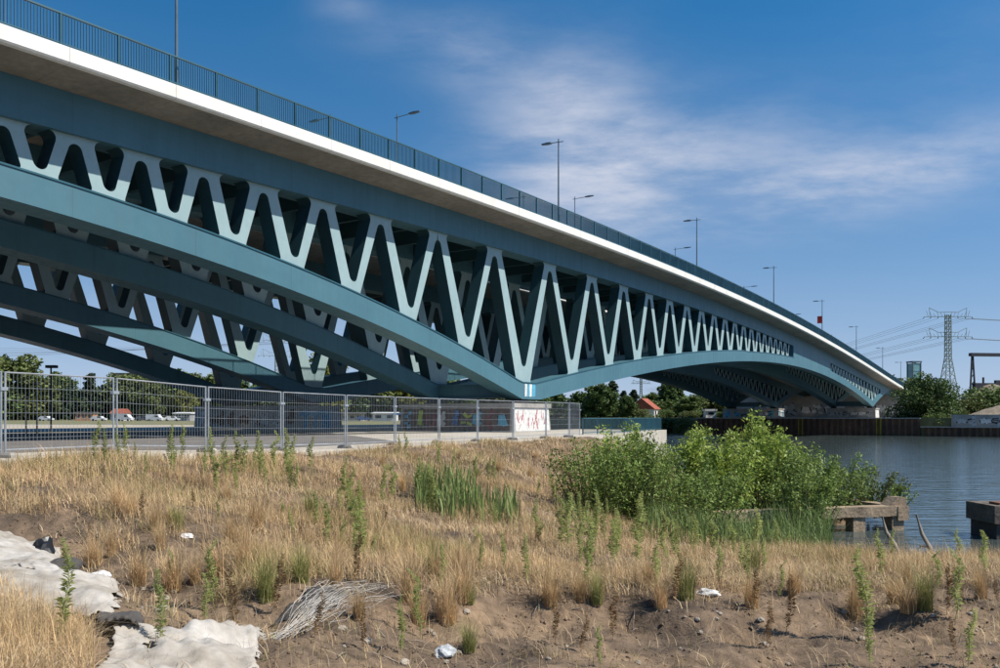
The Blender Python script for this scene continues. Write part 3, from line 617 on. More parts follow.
for bb, rz, aa, lb, gr in ((48.6, BRZ + math.pi, [-9, 25, 59.1, 93.4, 127.5, 164, 199, 233], 'tall long armed road lamp on the sunlit deck', 'tall road lamps of the sunlit deck'), (53.5, BRZ, [-12, 22, 55.8, 89.2, 123, 157, 191, 225], 'tall road lamp on the shaded second deck', 'tall road lamps of the second deck')):
    for ai, a in enumerate(aa):
        o = p2 if k == 0 else copy_tree(p2); k += 1
        o.location = P(a, bb, float(W(a)) - .05); o.rotation_euler = (0, 0, rz); tag(o, lb + ', ' + ORD[7 - ai] + ' from the far bank', 'street lamp', gr)

# ------------------------------------------------------------------ wire fence: mobile panels
def fence_panel(p, q, zp, zq, label, group, nv=None):
    d = (q - p); L_ = d.length; rz = math.atan2(d.y, d.x)
    root = empty('wire_fence', (p.x, p.y, zp), rz, label=label, cat='fence', group=group); sl = (zq - zp) / L_
    H = 2.0; x0, x1 = .06, L_ - .06
    for x in (x0, x1):
        mb = MB(); mb.tube([(x, 0, .02 + sl * x), (x, 0, H + sl * x)], .025, 8); mb.build('post', 'galvanised', root)
    for z in (.14, H - .02):
        mb = MB(); mb.tube([(x0, 0, z + sl * x0), (x1, 0, z + sl * x1)], .021, 6); mb.build('rail', 'galvanised', root)
    mb = MB()
    for k in range(1, 30):
        x = x0 + (x1 - x0) * k / 30; mb.bar((x, 0, .14 + sl * x), (x, 0, H - .02 + sl * x), .005)
    for z in (.42, .72, 1.02, 1.32, 1.62): mb.bar((x0, 0, z + sl * x0), (x1, 0, z + sl * x1), .007)
    mb.build('wire_mesh', 'galvanised', root, kind='stuff', fix=False)
    mb = MB(); mb.box(L_ - .11, L_ + .11, -.045, .045, 1.55 + sl * L_, 1.63 + sl * L_); mb.build('clamp', 'galvanised', root)
    return root
def fence_foot(p, z, rz):
    o = empty('ballast_block', (p.x, p.y, z), rz, label='grey concrete foot block under the wire fence posts', cat='fence foot', group='fence foot blocks')
    mb = MB(); mb.sweep([[(-.10, -.34, 0), (.10, -.34, 0), (.10, .34, 0), (-.10, .34, 0)], [(-.10, -.34, .07), (.10, -.34, .07), (.10, .34, .07), (-.10, .34, .07)], [(-.07, -.28, .13), (.07, -.28, .13), (.07, .28, .13), (-.07, .28, .13)]]); mb.build('block', 'concrete_grey', o)
    return o
fz = [3.30, 3.28, 3.28, 3.15, 3.08] + [QZ + .05] * (len(posts) - 5)
mb = MB(); secs = []
for i in range(6):
    q = posts[i]; zt_ = (fz[i] - .05) if i < 5 else QZ + .006; d = Vector((.72, -.69))
    secs.append([(q.x + d.x * 1.15, q.y + d.y * 1.15, QZ - .4), (q.x - d.x * 1.6, q.y - d.y * 1.6, QZ - .4), (q.x - d.x * 1.3, q.y - d.y * 1.3, zt_), (q.x + d.x * 1.0, q.y + d.y * 1.0, zt_)])
mb.sweep(secs); mb.build('kerb_strip', 'paving_light', kind='structure', label='pale raised concrete strip carrying the wire fence', cat='kerb')
for i in range(len(posts) - 1):
    d = posts[i + 1] - posts[i]
    lb = 'galvanised wire fence panel by the paving, %s from the river end' % ['', 'first', 'second', 'third', 'fourth', 'fifth', 'sixth', 'seventh', 'eighth', 'ninth', 'tenth', 'eleventh', 'twelfth'][len(posts) - 1 - i]
    if i == len(posts) - 2: lb = 'galvanised wire fence panel at the end of the row, before the whitened pier end'
    fence_panel(posts[i], posts[i + 1], fz[i], fz[i + 1], lb, 'mobile wire fence panels')
for i, q in enumerate(posts): fence_foot(q, fz[i] - .05 if i < 5 else QZ, math.atan2((posts[min(i + 1, len(posts) - 1)] - posts[max(i - 1, 0)]).y, (posts[min(i + 1, len(posts) - 1)] - posts[max(i - 1, 0)]).x))
pe_ = posts[-1]; q2 = Vector(((580 - 500) / F * (pe_.y + 2.2), pe_.y + 2.2))
d_ = (q2 - pe_).normalized()
fence_panel(pe_ + d_ * .1, q2, QZ + .05, QZ + .05, 'short end panel of the wire fence turning towards the river', 'mobile wire fence panels')
# quay railing by the water, teal
def quay_rail(pts, label):
    root = empty('quay_railing', (pts[0].x, pts[0].y, QZ), 0, label=label, cat='railing'); o0 = Vector((pts[0].x, pts[0].y, 0))
    for i in range(len(pts) - 1):
        p, q = pts[i] - o0, pts[i + 1] - o0; n = max(1, int((q - p).length / 2.0))
        for z in (1.1, .12):
            mb = MB(); mb.bar(p + Vector((0, 0, z)), q + Vector((0, 0, z)), .06); mb.build('rail', 'rail_teal', root)
        for k in range(n):
            c = p.lerp(q, k / n); mb = MB(); mb.box(c.x - .04, c.x + .04, c.y - .04, c.y + .04, 0, 1.1); mb.build('post', 'rail_teal', root)
        mb = MB(); m_ = int((q - p).length / .13)
        for k in range(m_):
            c = p.lerp(q, k / m_); mb.bar((c.x, c.y, .12), (c.x, c.y, 1.1), .022)
        mb.build('baluster_row', 'rail_teal', root, kind='stuff', fix=False)
quay_rail([Vector((5.6, 57.5, 0)), Vector((9.2, 63, 0)), P(75, 30), P(75, 60)], 'teal metal railing along the near quay edge beside the river')

# ------------------------------------------------------------------ far quay wall of sheet piles
def sheet_pile(name, b0, b1, z1, a0, label, pitch=1.3):
    root = empty(name, P(a0, b0, 0), BRZ, label=label, cat='quay wall')
    n = int((b1 - b0) / pitch); pts = []
    for k in range(n): y = k * pitch; pts += [(0, y), (0, y + pitch * .42), (.34, y + pitch * .5), (.34, y + pitch * .92)]
    mb = MB(); mb.sweep([[(x, y, -2) for x, y in pts], [(x, y, z1) for x, y in pts]], closed=False); mb.build('pile_wall', 'rust_pile', root, fix=False)
    mb = MB(); mb.box(-.12, .6, 0, b1 - b0, z1, z1 + .22); mb.build('coping', 'concrete_grey', root)
    return root
r_ = sheet_pile('sheet_pile_wall', 22.6, 73.5, 3.8, 207.2, 'tall rusty brown sheet pile quay wall with yellow ladders under the bridge')
for b in (31.0, 48.0):
    o = empty('ladder', P(206.98, b, .1), BRZ, label='yellow steel ladder on the rusty quay wall', cat='ladder', group='ladders on quay wall')
    for s_ in (-.45, .45): mb = MB(); mb.box(-.05, .05, s_ - .09, s_ + .09, 0, 3.75); mb.build('stile', 'yellow_paint', o)
    for k in range(9): mb = MB(); mb.box(-.02, .02, -.4, .4, .3 + k * .4, .36 + k * .4); mb.build('rung', 'yellow_paint', o)
sheet_pile('sheet_pile_wall', -90, 22.4, 1.9, 206.0, 'low dark sheet pile wall along the bank below the big bush')
mb = MB(); mb.extr([tuple(P(206.7, -90).xy), tuple(P(206.7, 22.3).xy), tuple(P(209, 22.3).xy), tuple(P(209, -90).xy)], lambda p, d: (p[0], p[1], d), 1.98, -2); mb.build('bank_step', 'meadow', kind='structure', label='low grassy step above the low pile wall', cat='river bank')

# ------------------------------------------------------------------ vegetation builders
def leaf_cloud(cent, size, flat=.0, elong=1.7, rg=rng):
    """rhombus leaves with a fold at given centres -> verts, tris"""
    n = len(cent); nrm = rg.normal(0, 1, (n, 3)); nrm[:, 2] = np.abs(nrm[:, 2]) * (1 + flat) + .15; nrm /= np.linalg.norm(nrm, axis=1)[:, None]
    t = rg.normal(0, 1, (n, 3)); t -= (t * nrm).sum(1)[:, None] * nrm; t /= np.linalg.norm(t, axis=1)[:, None]; s = np.cross(nrm, t)
    sz = (size * rg.uniform(.6, 1.35, n))[:, None]
    v = np.stack([cent - t * sz * elong * .5, cent + s * sz * .5 + nrm * sz * .12, cent + t * sz * elong * .5, cent - s * sz * .5 + nrm * sz * .12], 1)
    i = np.arange(n)[:, None] * 4
    return v.reshape(-1, 3), np.concatenate([i + np.array([[0, 1, 2]]), i + np.array([[0, 2, 3]])], 1).reshape(-1, 3)
def tree_mesh(H, rx, style, nleaf, leaf, rg):
    """returns trunk MB and leaf arrays; crown of many small clumps on limbs, with gaps"""
    tb = MB(); tr = .022 * H + .05; th = H * (.10 if style == 'round' else .05 if style == 'bush' else .08)
    top_ = H * .93; path = [Vector((0, 0, 0))]
    for k in range(1, 7): path.append(Vector((rg.normal(0, .02 * H), rg.normal(0, .02 * H), top_ * k / 6 * .9)))
    tb.tube(path, [tr * (1 - .13 * k) for k in range(7)], 7)
    cl = []
    nb = {'round': 46, 'cone': 48, 'tall': 46, 'bush': 36}[style]
    for k in range(nb):
        t = (k + .5) / nb; z = th + (H * .93 - th) * t
        if style == 'round': rad = rx * math.sqrt(max(.03, 1 - ((t - .40) / .64) ** 2))
        elif style == 'cone': rad = rx * (1 - t) ** .8 + .15
        elif style == 'tall': rad = rx * (.55 + .45 * math.sin(math.pi * min(1, t * 1.1 + .05))) * (1 if t < .8 else (1 - t) / .2 * .8 + .2)
        else: rad = rx * math.sqrt(max(0, 1 - ((t - .3) / .74) ** 2))
        an = k * 2.4 + rg.uniform(-.5, .5); rr = rad * rg.uniform(.45, 1.0)
        e = Vector((math.cos(an) * rr, math.sin(an) * rr, z + rg.normal(0, .03 * H))); s0 = Vector((0, 0, max(th * .6, z - rr * .6)))
        tb.tube([s0, s0.lerp(e, .55) + Vector((0, 0, .05 * rr)), e], [tr * .3, tr * .2, tr * .06], 5, cap=False)
        cr_ = rx * rg.uniform(.22, .40) * (1 if style != 'cone' else .75)
        cl.append((e, cr_)); 
        if rg.random() < .6: cl.append((s0.lerp(e, .6), cr_ * .8))
    ws = np.array([c[1] ** 2 for c in cl]); ws /= ws.sum(); pick = rg.choice(len(cl), nleaf, p=ws)
    d = rg.normal(0, 1, (nleaf, 3)); d /= np.linalg.norm(d, axis=1)[:, None]; rad = rg.uniform(.35, 1.08, nleaf) ** .6
    ce = np.array([tuple(c[0]) for c in cl])[pick]; cr2 = np.array([c[1] for c in cl])[pick]
    cent = ce + d * (rad * cr2)[:, None] * np.array([1, 1, .8]); cent[:, 2] = np.maximum(cent[:, 2], .05 * H if style != 'bush' else .02)
    return tb, leaf_cloud(cent, leaf, .3, 1.5, rg)
TREES = {}
def tree_proto(key, H, rx, style, nleaf, leaf, m, seed, name='tree'):
    rg = np.random.default_rng(seed); tb, (v, f) = tree_mesh(H, rx, style, nleaf, leaf, rg)
    TREES[key] = (tb.mesh('trunk', 'bark', smooth=True), npmesh('crown', v, f, [m]), name, H)
tree_proto('round_dark', 10, 4.2, 'round', 8000, .42, 'leaf_dark', 1)
tree_proto('round_mid', 10, 4.4, 'round', 8000, .42, 'tree_mid', 2)
tree_proto('tall_dark', 14, 3.8, 'tall', 9000, .45, 'leaf_dark', 3)
tree_proto('olive', 10, 4.6, 'round', 8000, .42, 'leaf_olive', 4)
tree_proto('spruce', 14, 3.0, 'cone', 8000, .36, 'leaf_blue', 5, 'spruce_tree')
tree_proto('bush', 4, 3.2, 'bush', 3600, .24, 'tree_mid', 6, 'bush')
tree_proto('bush_olive', 4, 3.2, 'bush', 3600, .24, 'leaf_olive', 8, 'bush')
tree_proto('yellowish', 10, 4.2, 'round', 4600, .40, 'leaf_yellow', 9)
tree_proto('big_bush', 12, 8.0, 'bush', 15000, .36, 'leaf_dark', 10)
def plant_tree(key, u, ytop, Z, zbase, label, cat, group, wide=1.0, rz=None):
    tm, cm_, nm, H = TREES[key]; zt_ = CZ - (ytop - YH) / F * Z; s_ = max(.15, (zt_ - zbase) / (H * 1.0))
    root = empty(nm, ((u - 500) / F * Z, Z, zbase), random.uniform(0, 6.28) if rz is None else rz, label=label, cat=cat, group=group); root.scale = (s_ * wide, s_ * wide, s_)
    link('trunk', tm, root); link('crown', cm_, root); return root
# left: trees on this side of the river beyond the bridge
GL_ = 'trees on the strip beyond the bridge shadow'
for key, u, yt, Z, wd in (('olive', 12, 366, 118, 1.15), ('olive', 48, 398, 128, 1.3), ('round_mid', 58, 384, 150, 1.1), ('spruce', 34, 376, 140, 1.0), ('spruce', 90, 381, 132, 1.5), ('spruce', 70, 393, 128, 1.4), ('round_dark', 112, 395, 150, 1.3), ('olive', 128, 384, 150, 1.25), ('olive', 145, 388, 140, 1.2),
                          ('round_dark', 162, 376, 150, 1.2), ('olive', 156, 394, 128, 1.1), ('round_mid', 178, 385, 150, 1.2), ('yellowish', 186, 398, 125, .9), ('olive', 205, 384, 160, 1.2), ('round_dark', 232, 388, 150, 1.3), ('round_mid', 262, 392, 160, 1.3), ('yellowish', 326, 361, 128, .8), ('olive', 310, 385, 150, 1.2), ('round_mid', 345, 388, 150, 1.3),
                          ('round_dark', 372, 388, 160, 1.3), ('olive', 395, 386, 170, 1.4), ('yellowish', 415, 392, 150, 1.2), ('round_mid', 440, 388, 170, 1.4), ('round_dark', 468, 390, 180, 1.4), ('olive', 495, 390, 190, 1.4), ('bush', -30, 395, 110, 2)):
    lb = {'olive': 'olive green broad tree beyond the bridge on the near side', 'round_mid': 'mid green round tree beyond the bridge on the near side', 'round_dark': 'dark green round tree beyond the bridge on the near side', 'spruce': 'blue green spruce standing among round trees beyond the bridge', 'yellowish': 'yellowish green tree beyond the bridge piers', 'bush': 'low green bush beyond the bridge'}[key]
    zb = QZ
    plant_tree(key, u, yt - 9, Z * .5 + 255, zb, lb, 'tree', GL_, wd)
for i in range(46):
    u = -25 + i * 12.4 + random.uniform(-4, 4); key = random.choice(['bush', 'bush_olive', 'round_mid', 'olive', 'round_dark'])
    plant_tree(key, u, random.uniform(392, 405), random.uniform(350, 385), QZ, {'bush': 'low green thicket bush', 'bush_olive': 'low olive thicket bush', 'round_mid': 'small mid green tree', 'olive': 'small olive tree', 'round_dark': 'small dark green tree'}[key] + ' in the belt behind the huts and parked cars', 'bush' if 'bush' in key else 'tree', 'belt of small trees behind the huts', 1.5)
# far bank trees seen through the main span
GF = 'trees on the far bank under the main arch'
for key, u, yt, Z, wd in (('round_dark', 600, 384, 250, 1.2), ('round_dark', 582, 392, 260, 1.3), ('spruce', 612, 380, 300, 1.6), ('round_dark', 628, 396, 240, 1.1), ('spruce', 624, 390, 300, 1.5), ('spruce', 634, 389, 320, 1.6), ('round_mid', 652, 394, 300, 1.3), ('tall_dark', 667, 379, 290, 1.1), ('tall_dark', 676, 383, 300, 1.2), ('round_mid', 690, 396, 280, 1.4), ('olive', 704, 395, 290, 1.4), ('olive', 722, 393, 290, 1.5), ('round_mid', 738, 399, 270, 1.4), ('round_dark', 555, 392, 270, 1.4), ('round_mid', 536, 394, 260, 1.4), ('round_mid', 756, 404, 300, 1.5), ('bush_olive', 640, 409, 240, 1.6), ('bush', 665, 410, 245, 1.4), ('bush_olive', 690, 411, 250, 2), ('bush', 720, 412, 255, 2)):
    lb = {'olive': 'olive green tree on the far bank under the arch', 'round_mid': 'mid green round tree on the far bank under the arch', 'round_dark': 'dark round tree on the far bank under the arch', 'tall_dark': 'tall dark tree rising above the far bank treetops', 'spruce': 'pointed spruce on the far bank under the arch', 'bush': 'green bush on the far bank under the arch', 'bush_olive': 'olive bush on the far bank under the arch'}[key]
    plant_tree(key, u, yt, Z, FQZ, lb, 'tree' if 'bush' not in key else 'bush', GF, wd)
for i in range(26):
    u = 556 + i * 9 + random.uniform(-3, 3); key = random.choice(['bush', 'bush_olive', 'round_mid', 'olive', 'round_dark'])
    plant_tree(key, u, random.uniform(398, 409), random.uniform(285, 330), FQZ, {'bush': 'low green thicket bush', 'bush_olive': 'low olive thicket bush', 'round_mid': 'small mid green tree', 'olive': 'small olive tree', 'round_dark': 'small dark green tree'}[key] + ' in the far bank belt under the arch', 'bush' if 'bush' in key else 'tree', 'far bank belt of small trees', 1.5)
for i, (u, yt) in enumerate(((640, 418), (655, 416), (672, 419), (690, 417), (705, 420), (722, 419))):
    plant_tree(['bush', 'bush_olive'][i % 2], u, yt, 226 - i * 2, .2, ['green', 'olive'][i % 2] + ' waterside bush on the far bank left of the rusty quay wall', 'bush', 'waterside bushes of the far bank', 1.6)
# right: big bush before the bridge end, slope shrubs
plant_tree('big_bush', 926, 376, 196, 2.0, 'big dense dark green bush at the far end of the bridge', 'bush', None, .98)
for key, u, yt, Z, wd, lb in (('bush_olive', 884, 377, 300, 1.4, 'grey green trees at the base of the glass stair tower'), ('bush_olive', 975, 397, 216, 1.0, 'grey green shrub on the sandy slope beside the mound'), ('bush', 993, 389, 222, 1.6, 'green shrub high on the slope under the gantry'), ('bush_olive', 961, 408, 210, .9, 'pale shrub low on the sandy slope'), ('bush', 938, 414, 188, 1.3, 'low green bush on the step between the big bush and the graffiti wall'), ('bush_olive', 950, 418, 186.5, 1.3, 'small olive bush in front of the graffiti wall end'), ('bush', 950, 400, 260, 2.2, 'dark bush behind the big bush below the pylon')):
    plant_tree(key, u, yt, Z, 1.98 if Z < 190 else FQZ, lb, 'bush', None, wd)

# ------------------------------------------------------------------ far right: mound, wall, gantry, tower, pylon
def mound(name, u, Z, rx, ry, h, zb, m, label, sq=2.0):
    c = world_at(u, 417, Z); g = np.linspace(-1, 1, 41); X, Y = np.meshgrid(g, g); r = np.clip((np.abs(X) ** sq + np.abs(Y) ** sq) ** (1 / sq), 0, 1)
    Zz = h * (np.cos(r * math.pi) * .5 + .5) + rng.normal(0, .05, X.shape) * (r < .97)
    v = np.stack([X * rx, Y * ry, Zz], -1).reshape(-1, 3); i = np.arange(41 * 41).reshape(41, 41); q = np.stack([i[:-1, :-1], i[:-1, 1:], i[1:, 1:], i[1:, :-1]], -1).reshape(-1, 4)
    o = link(name, npmesh(name, v, q, [m], smooth=True)); o.location = (c.x, c.y, zb); return tag(o, label, 'mound', kind='structure')
mound('gravel_mound', 1012, 205, 15, 9, 3.4, FQZ - .1, 'gravel', 'grey brown gravel heap above the far wall')
mound('sand_slope', 990, 236, 16, 12, 9.5, FQZ - .1, 'gravel', 'sandy slope below the dark gantry')
wr = empty('graffiti_wall', P(207.2, -60, 2.0), BRZ, label='long low concrete wall with graffiti at the foot of the mound', cat='wall')
mb = MB(); mb.box(0, .5, 0, 76.5, 0, 2.7); wq = mb.build('wall_panel', 'concrete_grey', wr)
graffiti('graffiti', wq, lambda x, z, l: (-l, x, z), 75.5, 62, .2, 2.5, 77, ['paint_pale', 'paint_silver'], letters=6)
gr = empty('gantry_crane', world_at(972, 417, 235), R(8), label='dark steel portal gantry on top of the sandy slope', cat='gantry'); gr.location.z = 12
g0 = gr.location
for x in (0, 14):
    mb = MB(); mb.bar((x - .5, 0, -.5), (x, 0, 9.2), .35); mb.bar((x + .9, 0, -.5), (x + .25, 0, 9.2), .35)
    for k in range(4): mb.bar((x - .35 + .1 * k, 0, 1 + k * 2), (x + .7 - .1 * k, 0, 2.2 + k * 2), .16)
    mb.build('leg', 'gantry_dark', gr)
mb = MB(); mb.box(-.6, 15, -.6, .6, 9.0, 9.9); mb.build('girder', 'gantry_dark', gr)
mb = MB(); mb.box(.6, 14, -.5, .8, -.6, 1.6); mb.box(3.3, 3.7, -.1, .3, 1.6, 3.2); mb.box(7, 9, -.4, .4, 1.6, 2.4); mb.build('machine_bed', 'gantry_dark', gr)
st = empty('stair_tower', world_at(914, 417, 310), R(10), label='small square glass tower rising beside the far bridge end', cat='tower'); st.location.z = FQZ
hT = (417 - 362) * 310 / F
mb = MB(); mb.box(-1.55, 1.55, -1.55, 1.55, 0, hT - .35); mb.build('glass_box', 'glass_green', st)
for sx in (-1.6, 1.6):
    for sy in (-1.6, 1.6): mb = MB(); mb.box(sx - .15, sx + .15, sy - .15, sy + .15, 0, hT); mb.build('corner_post', 'lamp_grey', st)
mb = MB(); mb.box(-1.9, 1.9, -1.9, 1.9, hT, hT + .45); mb.build('roof', 'lamp_grey', st)
for k in range(1, 6): mb = MB(); mb.box(-1.62, 1.62, -1.62, 1.62, hT * k / 6, hT * k / 6 + .14); mb.build('band', 'lamp_grey', st)
def pylon(name, u, ytop, Z, zb, label, rz=0, wbar=.22):
    H = CZ + (YH - ytop) * Z / F - zb; root = empty(name, ((u - 500) / F * Z, Z, zb), rz, label=label, cat='pylon', group='power pylons'); k_ = H / 52
    def w_(z): t = z / H; return (4.6 * (1 - t / .55) + 1.1 * (t / .55) if t < .55 else 1.1 - .35 * (t - .55)) * k_
    lv = [0, .1, .2, .29, .37, .44, .50, .55, .6, .65, .7, .75, .8, .85, .9, .95]
    for sx, sy in ((-1, -1), (1, -1), (1, 1), (-1, 1)):
        mb = MB()
        for a, b in zip(lv[:-1], lv[1:]): mb.bar((sx * w_(a * H), sy * w_(a * H), a * H), (sx * w_(b * H), sy * w_(b * H), b * H), wbar * 1.5)
        mb.build('leg', 'pylon_steel', root)
    mb = MB()
    for a, b in zip(lv[:-1], lv[1:]):
        wa, wb = w_(a * H), w_(b * H)
        for c0, c1 in (((-1, -1), (1, -1)), ((1, -1), (1, 1)), ((1, 1), (-1, 1)), ((-1, 1), (-1, -1))):
            mb.bar((c0[0] * wa, c0[1] * wa, a * H), (c1[0] * wb, c1[1] * wb, b * H), wbar * .7); mb.bar((c1[0] * wa, c1[1] * wa, a * H), (c0[0] * wb, c0[1] * wb, b * H), wbar * .7)
    mb.build('bracing', 'pylon_steel', root, kind='stuff')
    tips = []
    for z in (.93 * H, .745 * H):
        mb = MB(); hw = 11.3 * k_
        for s_ in (-1, 1):
            mb.bar((0, -.5, z), (s_ * hw, 0, z - .1), wbar * 1.1); mb.bar((0, .5, z), (s_ * hw, 0, z - .1), wbar * 1.1); mb.bar((0, 0, z + 2.2 * k_), (s_ * 4.5 * k_, 0, z + 2.0 * k_), wbar * 1.1); mb.bar((s_ * 4.5 * k_, 0, z + 2.0 * k_), (s_ * 9 * k_, 0, z + 4.2 * k_), wbar); mb.bar((s_ * 9 * k_, 0, z + 4.2 * k_), (s_ * 8.6 * k_, 0, z), wbar * .8)
            for j in range(6): mb.bar((s_ * (1 + j * 1.7) * k_, 0, z), (s_ * (1.9 + j * 1.7) * k_, 0, z + (2.0 if j < 3 else 1.4 + (j - 3) * .7) * k_), wbar * .6)
            for x in (hw, hw * .72, hw * .42): tips.append((s_ * x, z - .1))
        mb.build('cross_arm', 'pylon_steel', root)
        mb = MB()
        for s_ in (-1, 1):
            for x in (hw, hw * .72, hw * .42): mb.bar((s_ * x, 0, z - .1), (s_ * x * 1.08 - s_ * .3, 0, z - .9), .25)
        mb.build('insulator', 'roof_dark', root, kind='stuff')
    return root, tips
def cable(p, q, sag, r, label):
    pts = [Vector(p).lerp(Vector(q), t) - Vector((0, 0, sag * 4 * t * (1 - t))) for t in np.linspace(0, 1, 17)]
    o0 = pts[0]; mb = MB(); mb.tube([x - o0 for x in pts], r, 4, cap=False); o = mb.build('power_cable', 'cable'); o.location = o0; return tag(o, label, 'cable', 'power cables strung between pylons')
pA, tA = pylon('power_pylon', 948, 309, 420, FQZ, 'lattice steel power pylon with two cross arms behind the big bush')
pB, tB = pylon('power_pylon', 641, 372, 1150, FQZ, 'small distant lattice power pylon seen under the main arch', wbar=.5)
pC, tC = pylon('power_pylon', 277, 335, 520, FQZ, 'thin lattice power pylon seen through the struts beyond the bridge', R(30), .2)
def wp(o, t): return o.matrix_basis @ Vector((t[0], 0, t[1] - .8))
for k in range(12):
    cable(wp(pA, tA[k]), Vector((260 + (k % 3) * 8 - (k // 3) * 4, 1500, 52 + (k // 6) * -9 + k)), 9, .055, 'thin power cable running from the pylon behind the big bush towards the far arch')
for k in (3, 4, 5, 9, 10, 11): cable(wp(pA, tA[k]), Vector((520, 400, 44 - (k // 6) * 10 + (k % 3) * .8)), 3, .07, 'thick power cable leaving the pylon behind the big bush, above the gantry')
for k in range(6): cable(wp(pC, tC[k]), Vector((-520 + k * 4, 470, 38 + k * 2.6)), 6, .06, 'power cable crossing the pale sky below the lowest girder')

# ------------------------------------------------------------------ far buildings and cars
def house(name, u, ybase_z, Z, wd, dp, h, wallm, roofm, label, roof='gable', rz=0, nwin=3, rows=1, cat='house', rh=1.6):
    root = empty(name, ((u - 500) / F * Z, Z, ybase_z), rz, label=label, cat=cat)
    mb = MB(); mb.box(-wd / 2, wd / 2, 0, dp, 0, h); wl2 = mb.build('wall', wallm, root); mb = MB()
    if roof == 'gable': mb.extr([(-.4, h), (dp + .4, h), (dp / 2, h + rh)], lambda p, d: (d, p[0], p[1]), -wd / 2 - .4, wd / 2 + .4)
    elif roof == 'shed': mb.extr([(-.6, h + .02), (dp + .3, h + .02), (dp + .3, h + .5), (-.6, h + .25)], lambda p, d: (d, p[0], p[1]), -wd / 2 - .4, wd / 2 + .4)
    else: mb.box(-wd / 2 - .3, wd / 2 + .3, -.3, dp + .3, h, h + .5)
    mb.build('roof', roofm, root)
    for r in range(rows):
        for k in range(nwin):
            x = -wd / 2 + wd * (k + .5) / nwin; z = h * (r + .38) / rows; ww = wd / nwin * .5; hh = h / rows * .42
            mb = MB(); mb.box(x - ww / 2, x + ww / 2, -.03, .1, z, z + hh); wi = mb.build('window', 'window_dark', root)
            mb = MB(); mb.box(x - ww / 2 - .08, x + ww / 2 + .08, -.06, -.031, z - .12, z); mb.build('sill', 'white_paint', wi)
    return root
house('apartment_block', 128, QZ, 420, 18, 12, 22.5, 'render_cream', 'roof_dark', 'tall cream and brown block behind the trees, seen above the fence', 'flat', R(-8), 6, 5, 'building')
house('apartment_block', 105, QZ, 380, 13, 10, 11.5, 'block_grey', 'roof_dark', 'lower grey wing of the block behind the spruces', 'flat', R(-8), 4, 3, 'building')
house('kiosk', 84, QZ, 262, 5.2, 4, 2.3, 'render_orange', 'roof_dark', 'small orange flat roofed kiosk beyond the sandy strip', 'flat', R(5), 3, 1, 'hut')
house('garden_hut', 117, QZ, 285, 4.5, 4, 2.4, 'white_paint', 'roof_red', 'small garden hut with red roof among the trees beyond the sandy strip', 'gable', R(-10), 2, 1, 'hut')
house('garden_hut', 182, QZ, 262, 5, 4, 2.2, 'block_grey', 'white_paint', 'low grey hut with pale roof near the parked vans', 'shed', 0, 2, 1, 'hut')
house('garden_hut', 352, QZ, 250, 6.5, 4, 2.0, 'render_cream', 'roof_dark', 'cream hut with dark lean-to roof between the two piers', 'shed', R(4), 3, 1, 'hut')
house('garden_hut', 384, QZ, 255, 7, 4, 2.2, 'white_paint', 'white_paint', 'white roofed shelter between the two piers', 'shed', R(-4), 2, 1, 'hut')
house('boat_house', 657, FQZ, 262, 5.5, 8, 2.6, 'white_paint', 'roof_red', 'white house with red gable roof on the far bank under the arch', 'gable', R(62), 2, 1, 'house', 3.4)
house('garden_hut', 711, FQZ, 250, 3.0, 3, 2.0, 'white_paint', 'white_paint', 'white box hut on the far bank near the quay wall', 'flat', 0, 1, 1, 'hut')
house('office_tower', 716, FQZ, 900, 22, 20, 33, 'block_grey', 'block_grey', 'distant grey concrete block above the far treetops', 'flat', R(10), 4, 6, 'building')
bt = empty('canopy_tent', ((402 - 500) / F * 248, 248, QZ), 0, label='blue tarpaulin canopy on poles between the two piers', cat='tent')
mb = MB(); mb.extr([(-3.4, 1.9), (3.4, 1.9), (3.2, 2.1), (0, 2.6), (-3.2, 2.1)], lambda p, d: (p[0], d, p[1]), 0, 3); mb.build('roof', 'blue_tarp', bt)
for x in (-3.1, 3.1):
    for y in (.2, 2.8): mb = MB(); mb.tube([(x, y, 0), (x, y, 2.0)], .05, 6); mb.build('pole', 'galvanised', bt)
def car(name, u, Z, m, label, van=False, rz=0):
    root = empty(name, ((u - 500) / F * Z, Z, QZ + .01), rz, label=label, cat='van' if van else 'car', group='vehicles parked beyond the bridge')
    prof = [(-2.1, .3), (2.1, .3), (2.15, .75), (1.3, .92), (.75, 1.42), (-1.2, 1.46), (-1.95, .98), (-2.15, .8)] if not van else [(-2.4, .3), (2.3, .3), (2.4, .9), (1.75, 1.15), (1.15, 1.95), (-2.3, 2.0), (-2.42, .8)]
    mb = MB(); mb.extr(prof, lambda p, d: (p[0], d, p[1]), -.85, .85); mb.build('body', m, root)
    wp_ = [(.95, .95), (.66, 1.36), (-.2, 1.38), (-.2, .95)] if not van else [(1.5, 1.15), (1.05, 1.8), (.2, 1.82), (.2, 1.15)]
    for s_ in (-.853, .853): mb = MB(); mb.add([(x, s_, z) for x, z in wp_], [(0, 1, 2, 3)]); mb.build('side_window', 'window_dark', root, fix=False)
    for x in (-1.35, 1.35):
        for s_ in (-.8, .8): mb = MB(); mb.tube([(x, s_ - .1, .32), (x, s_ + .1, .32)], .32, 12); mb.build('wheel', 'tyre', root)
    for s_ in (-.6, .6): mb = MB(); mb.box(2.1, 2.2, s_ - .15, s_ + .15, .6, .74) if not van else mb.box(2.3, 2.42, s_ - .15, s_ + .15, .7, .88); mb.build('headlight', 'white_paint', root)
    return root
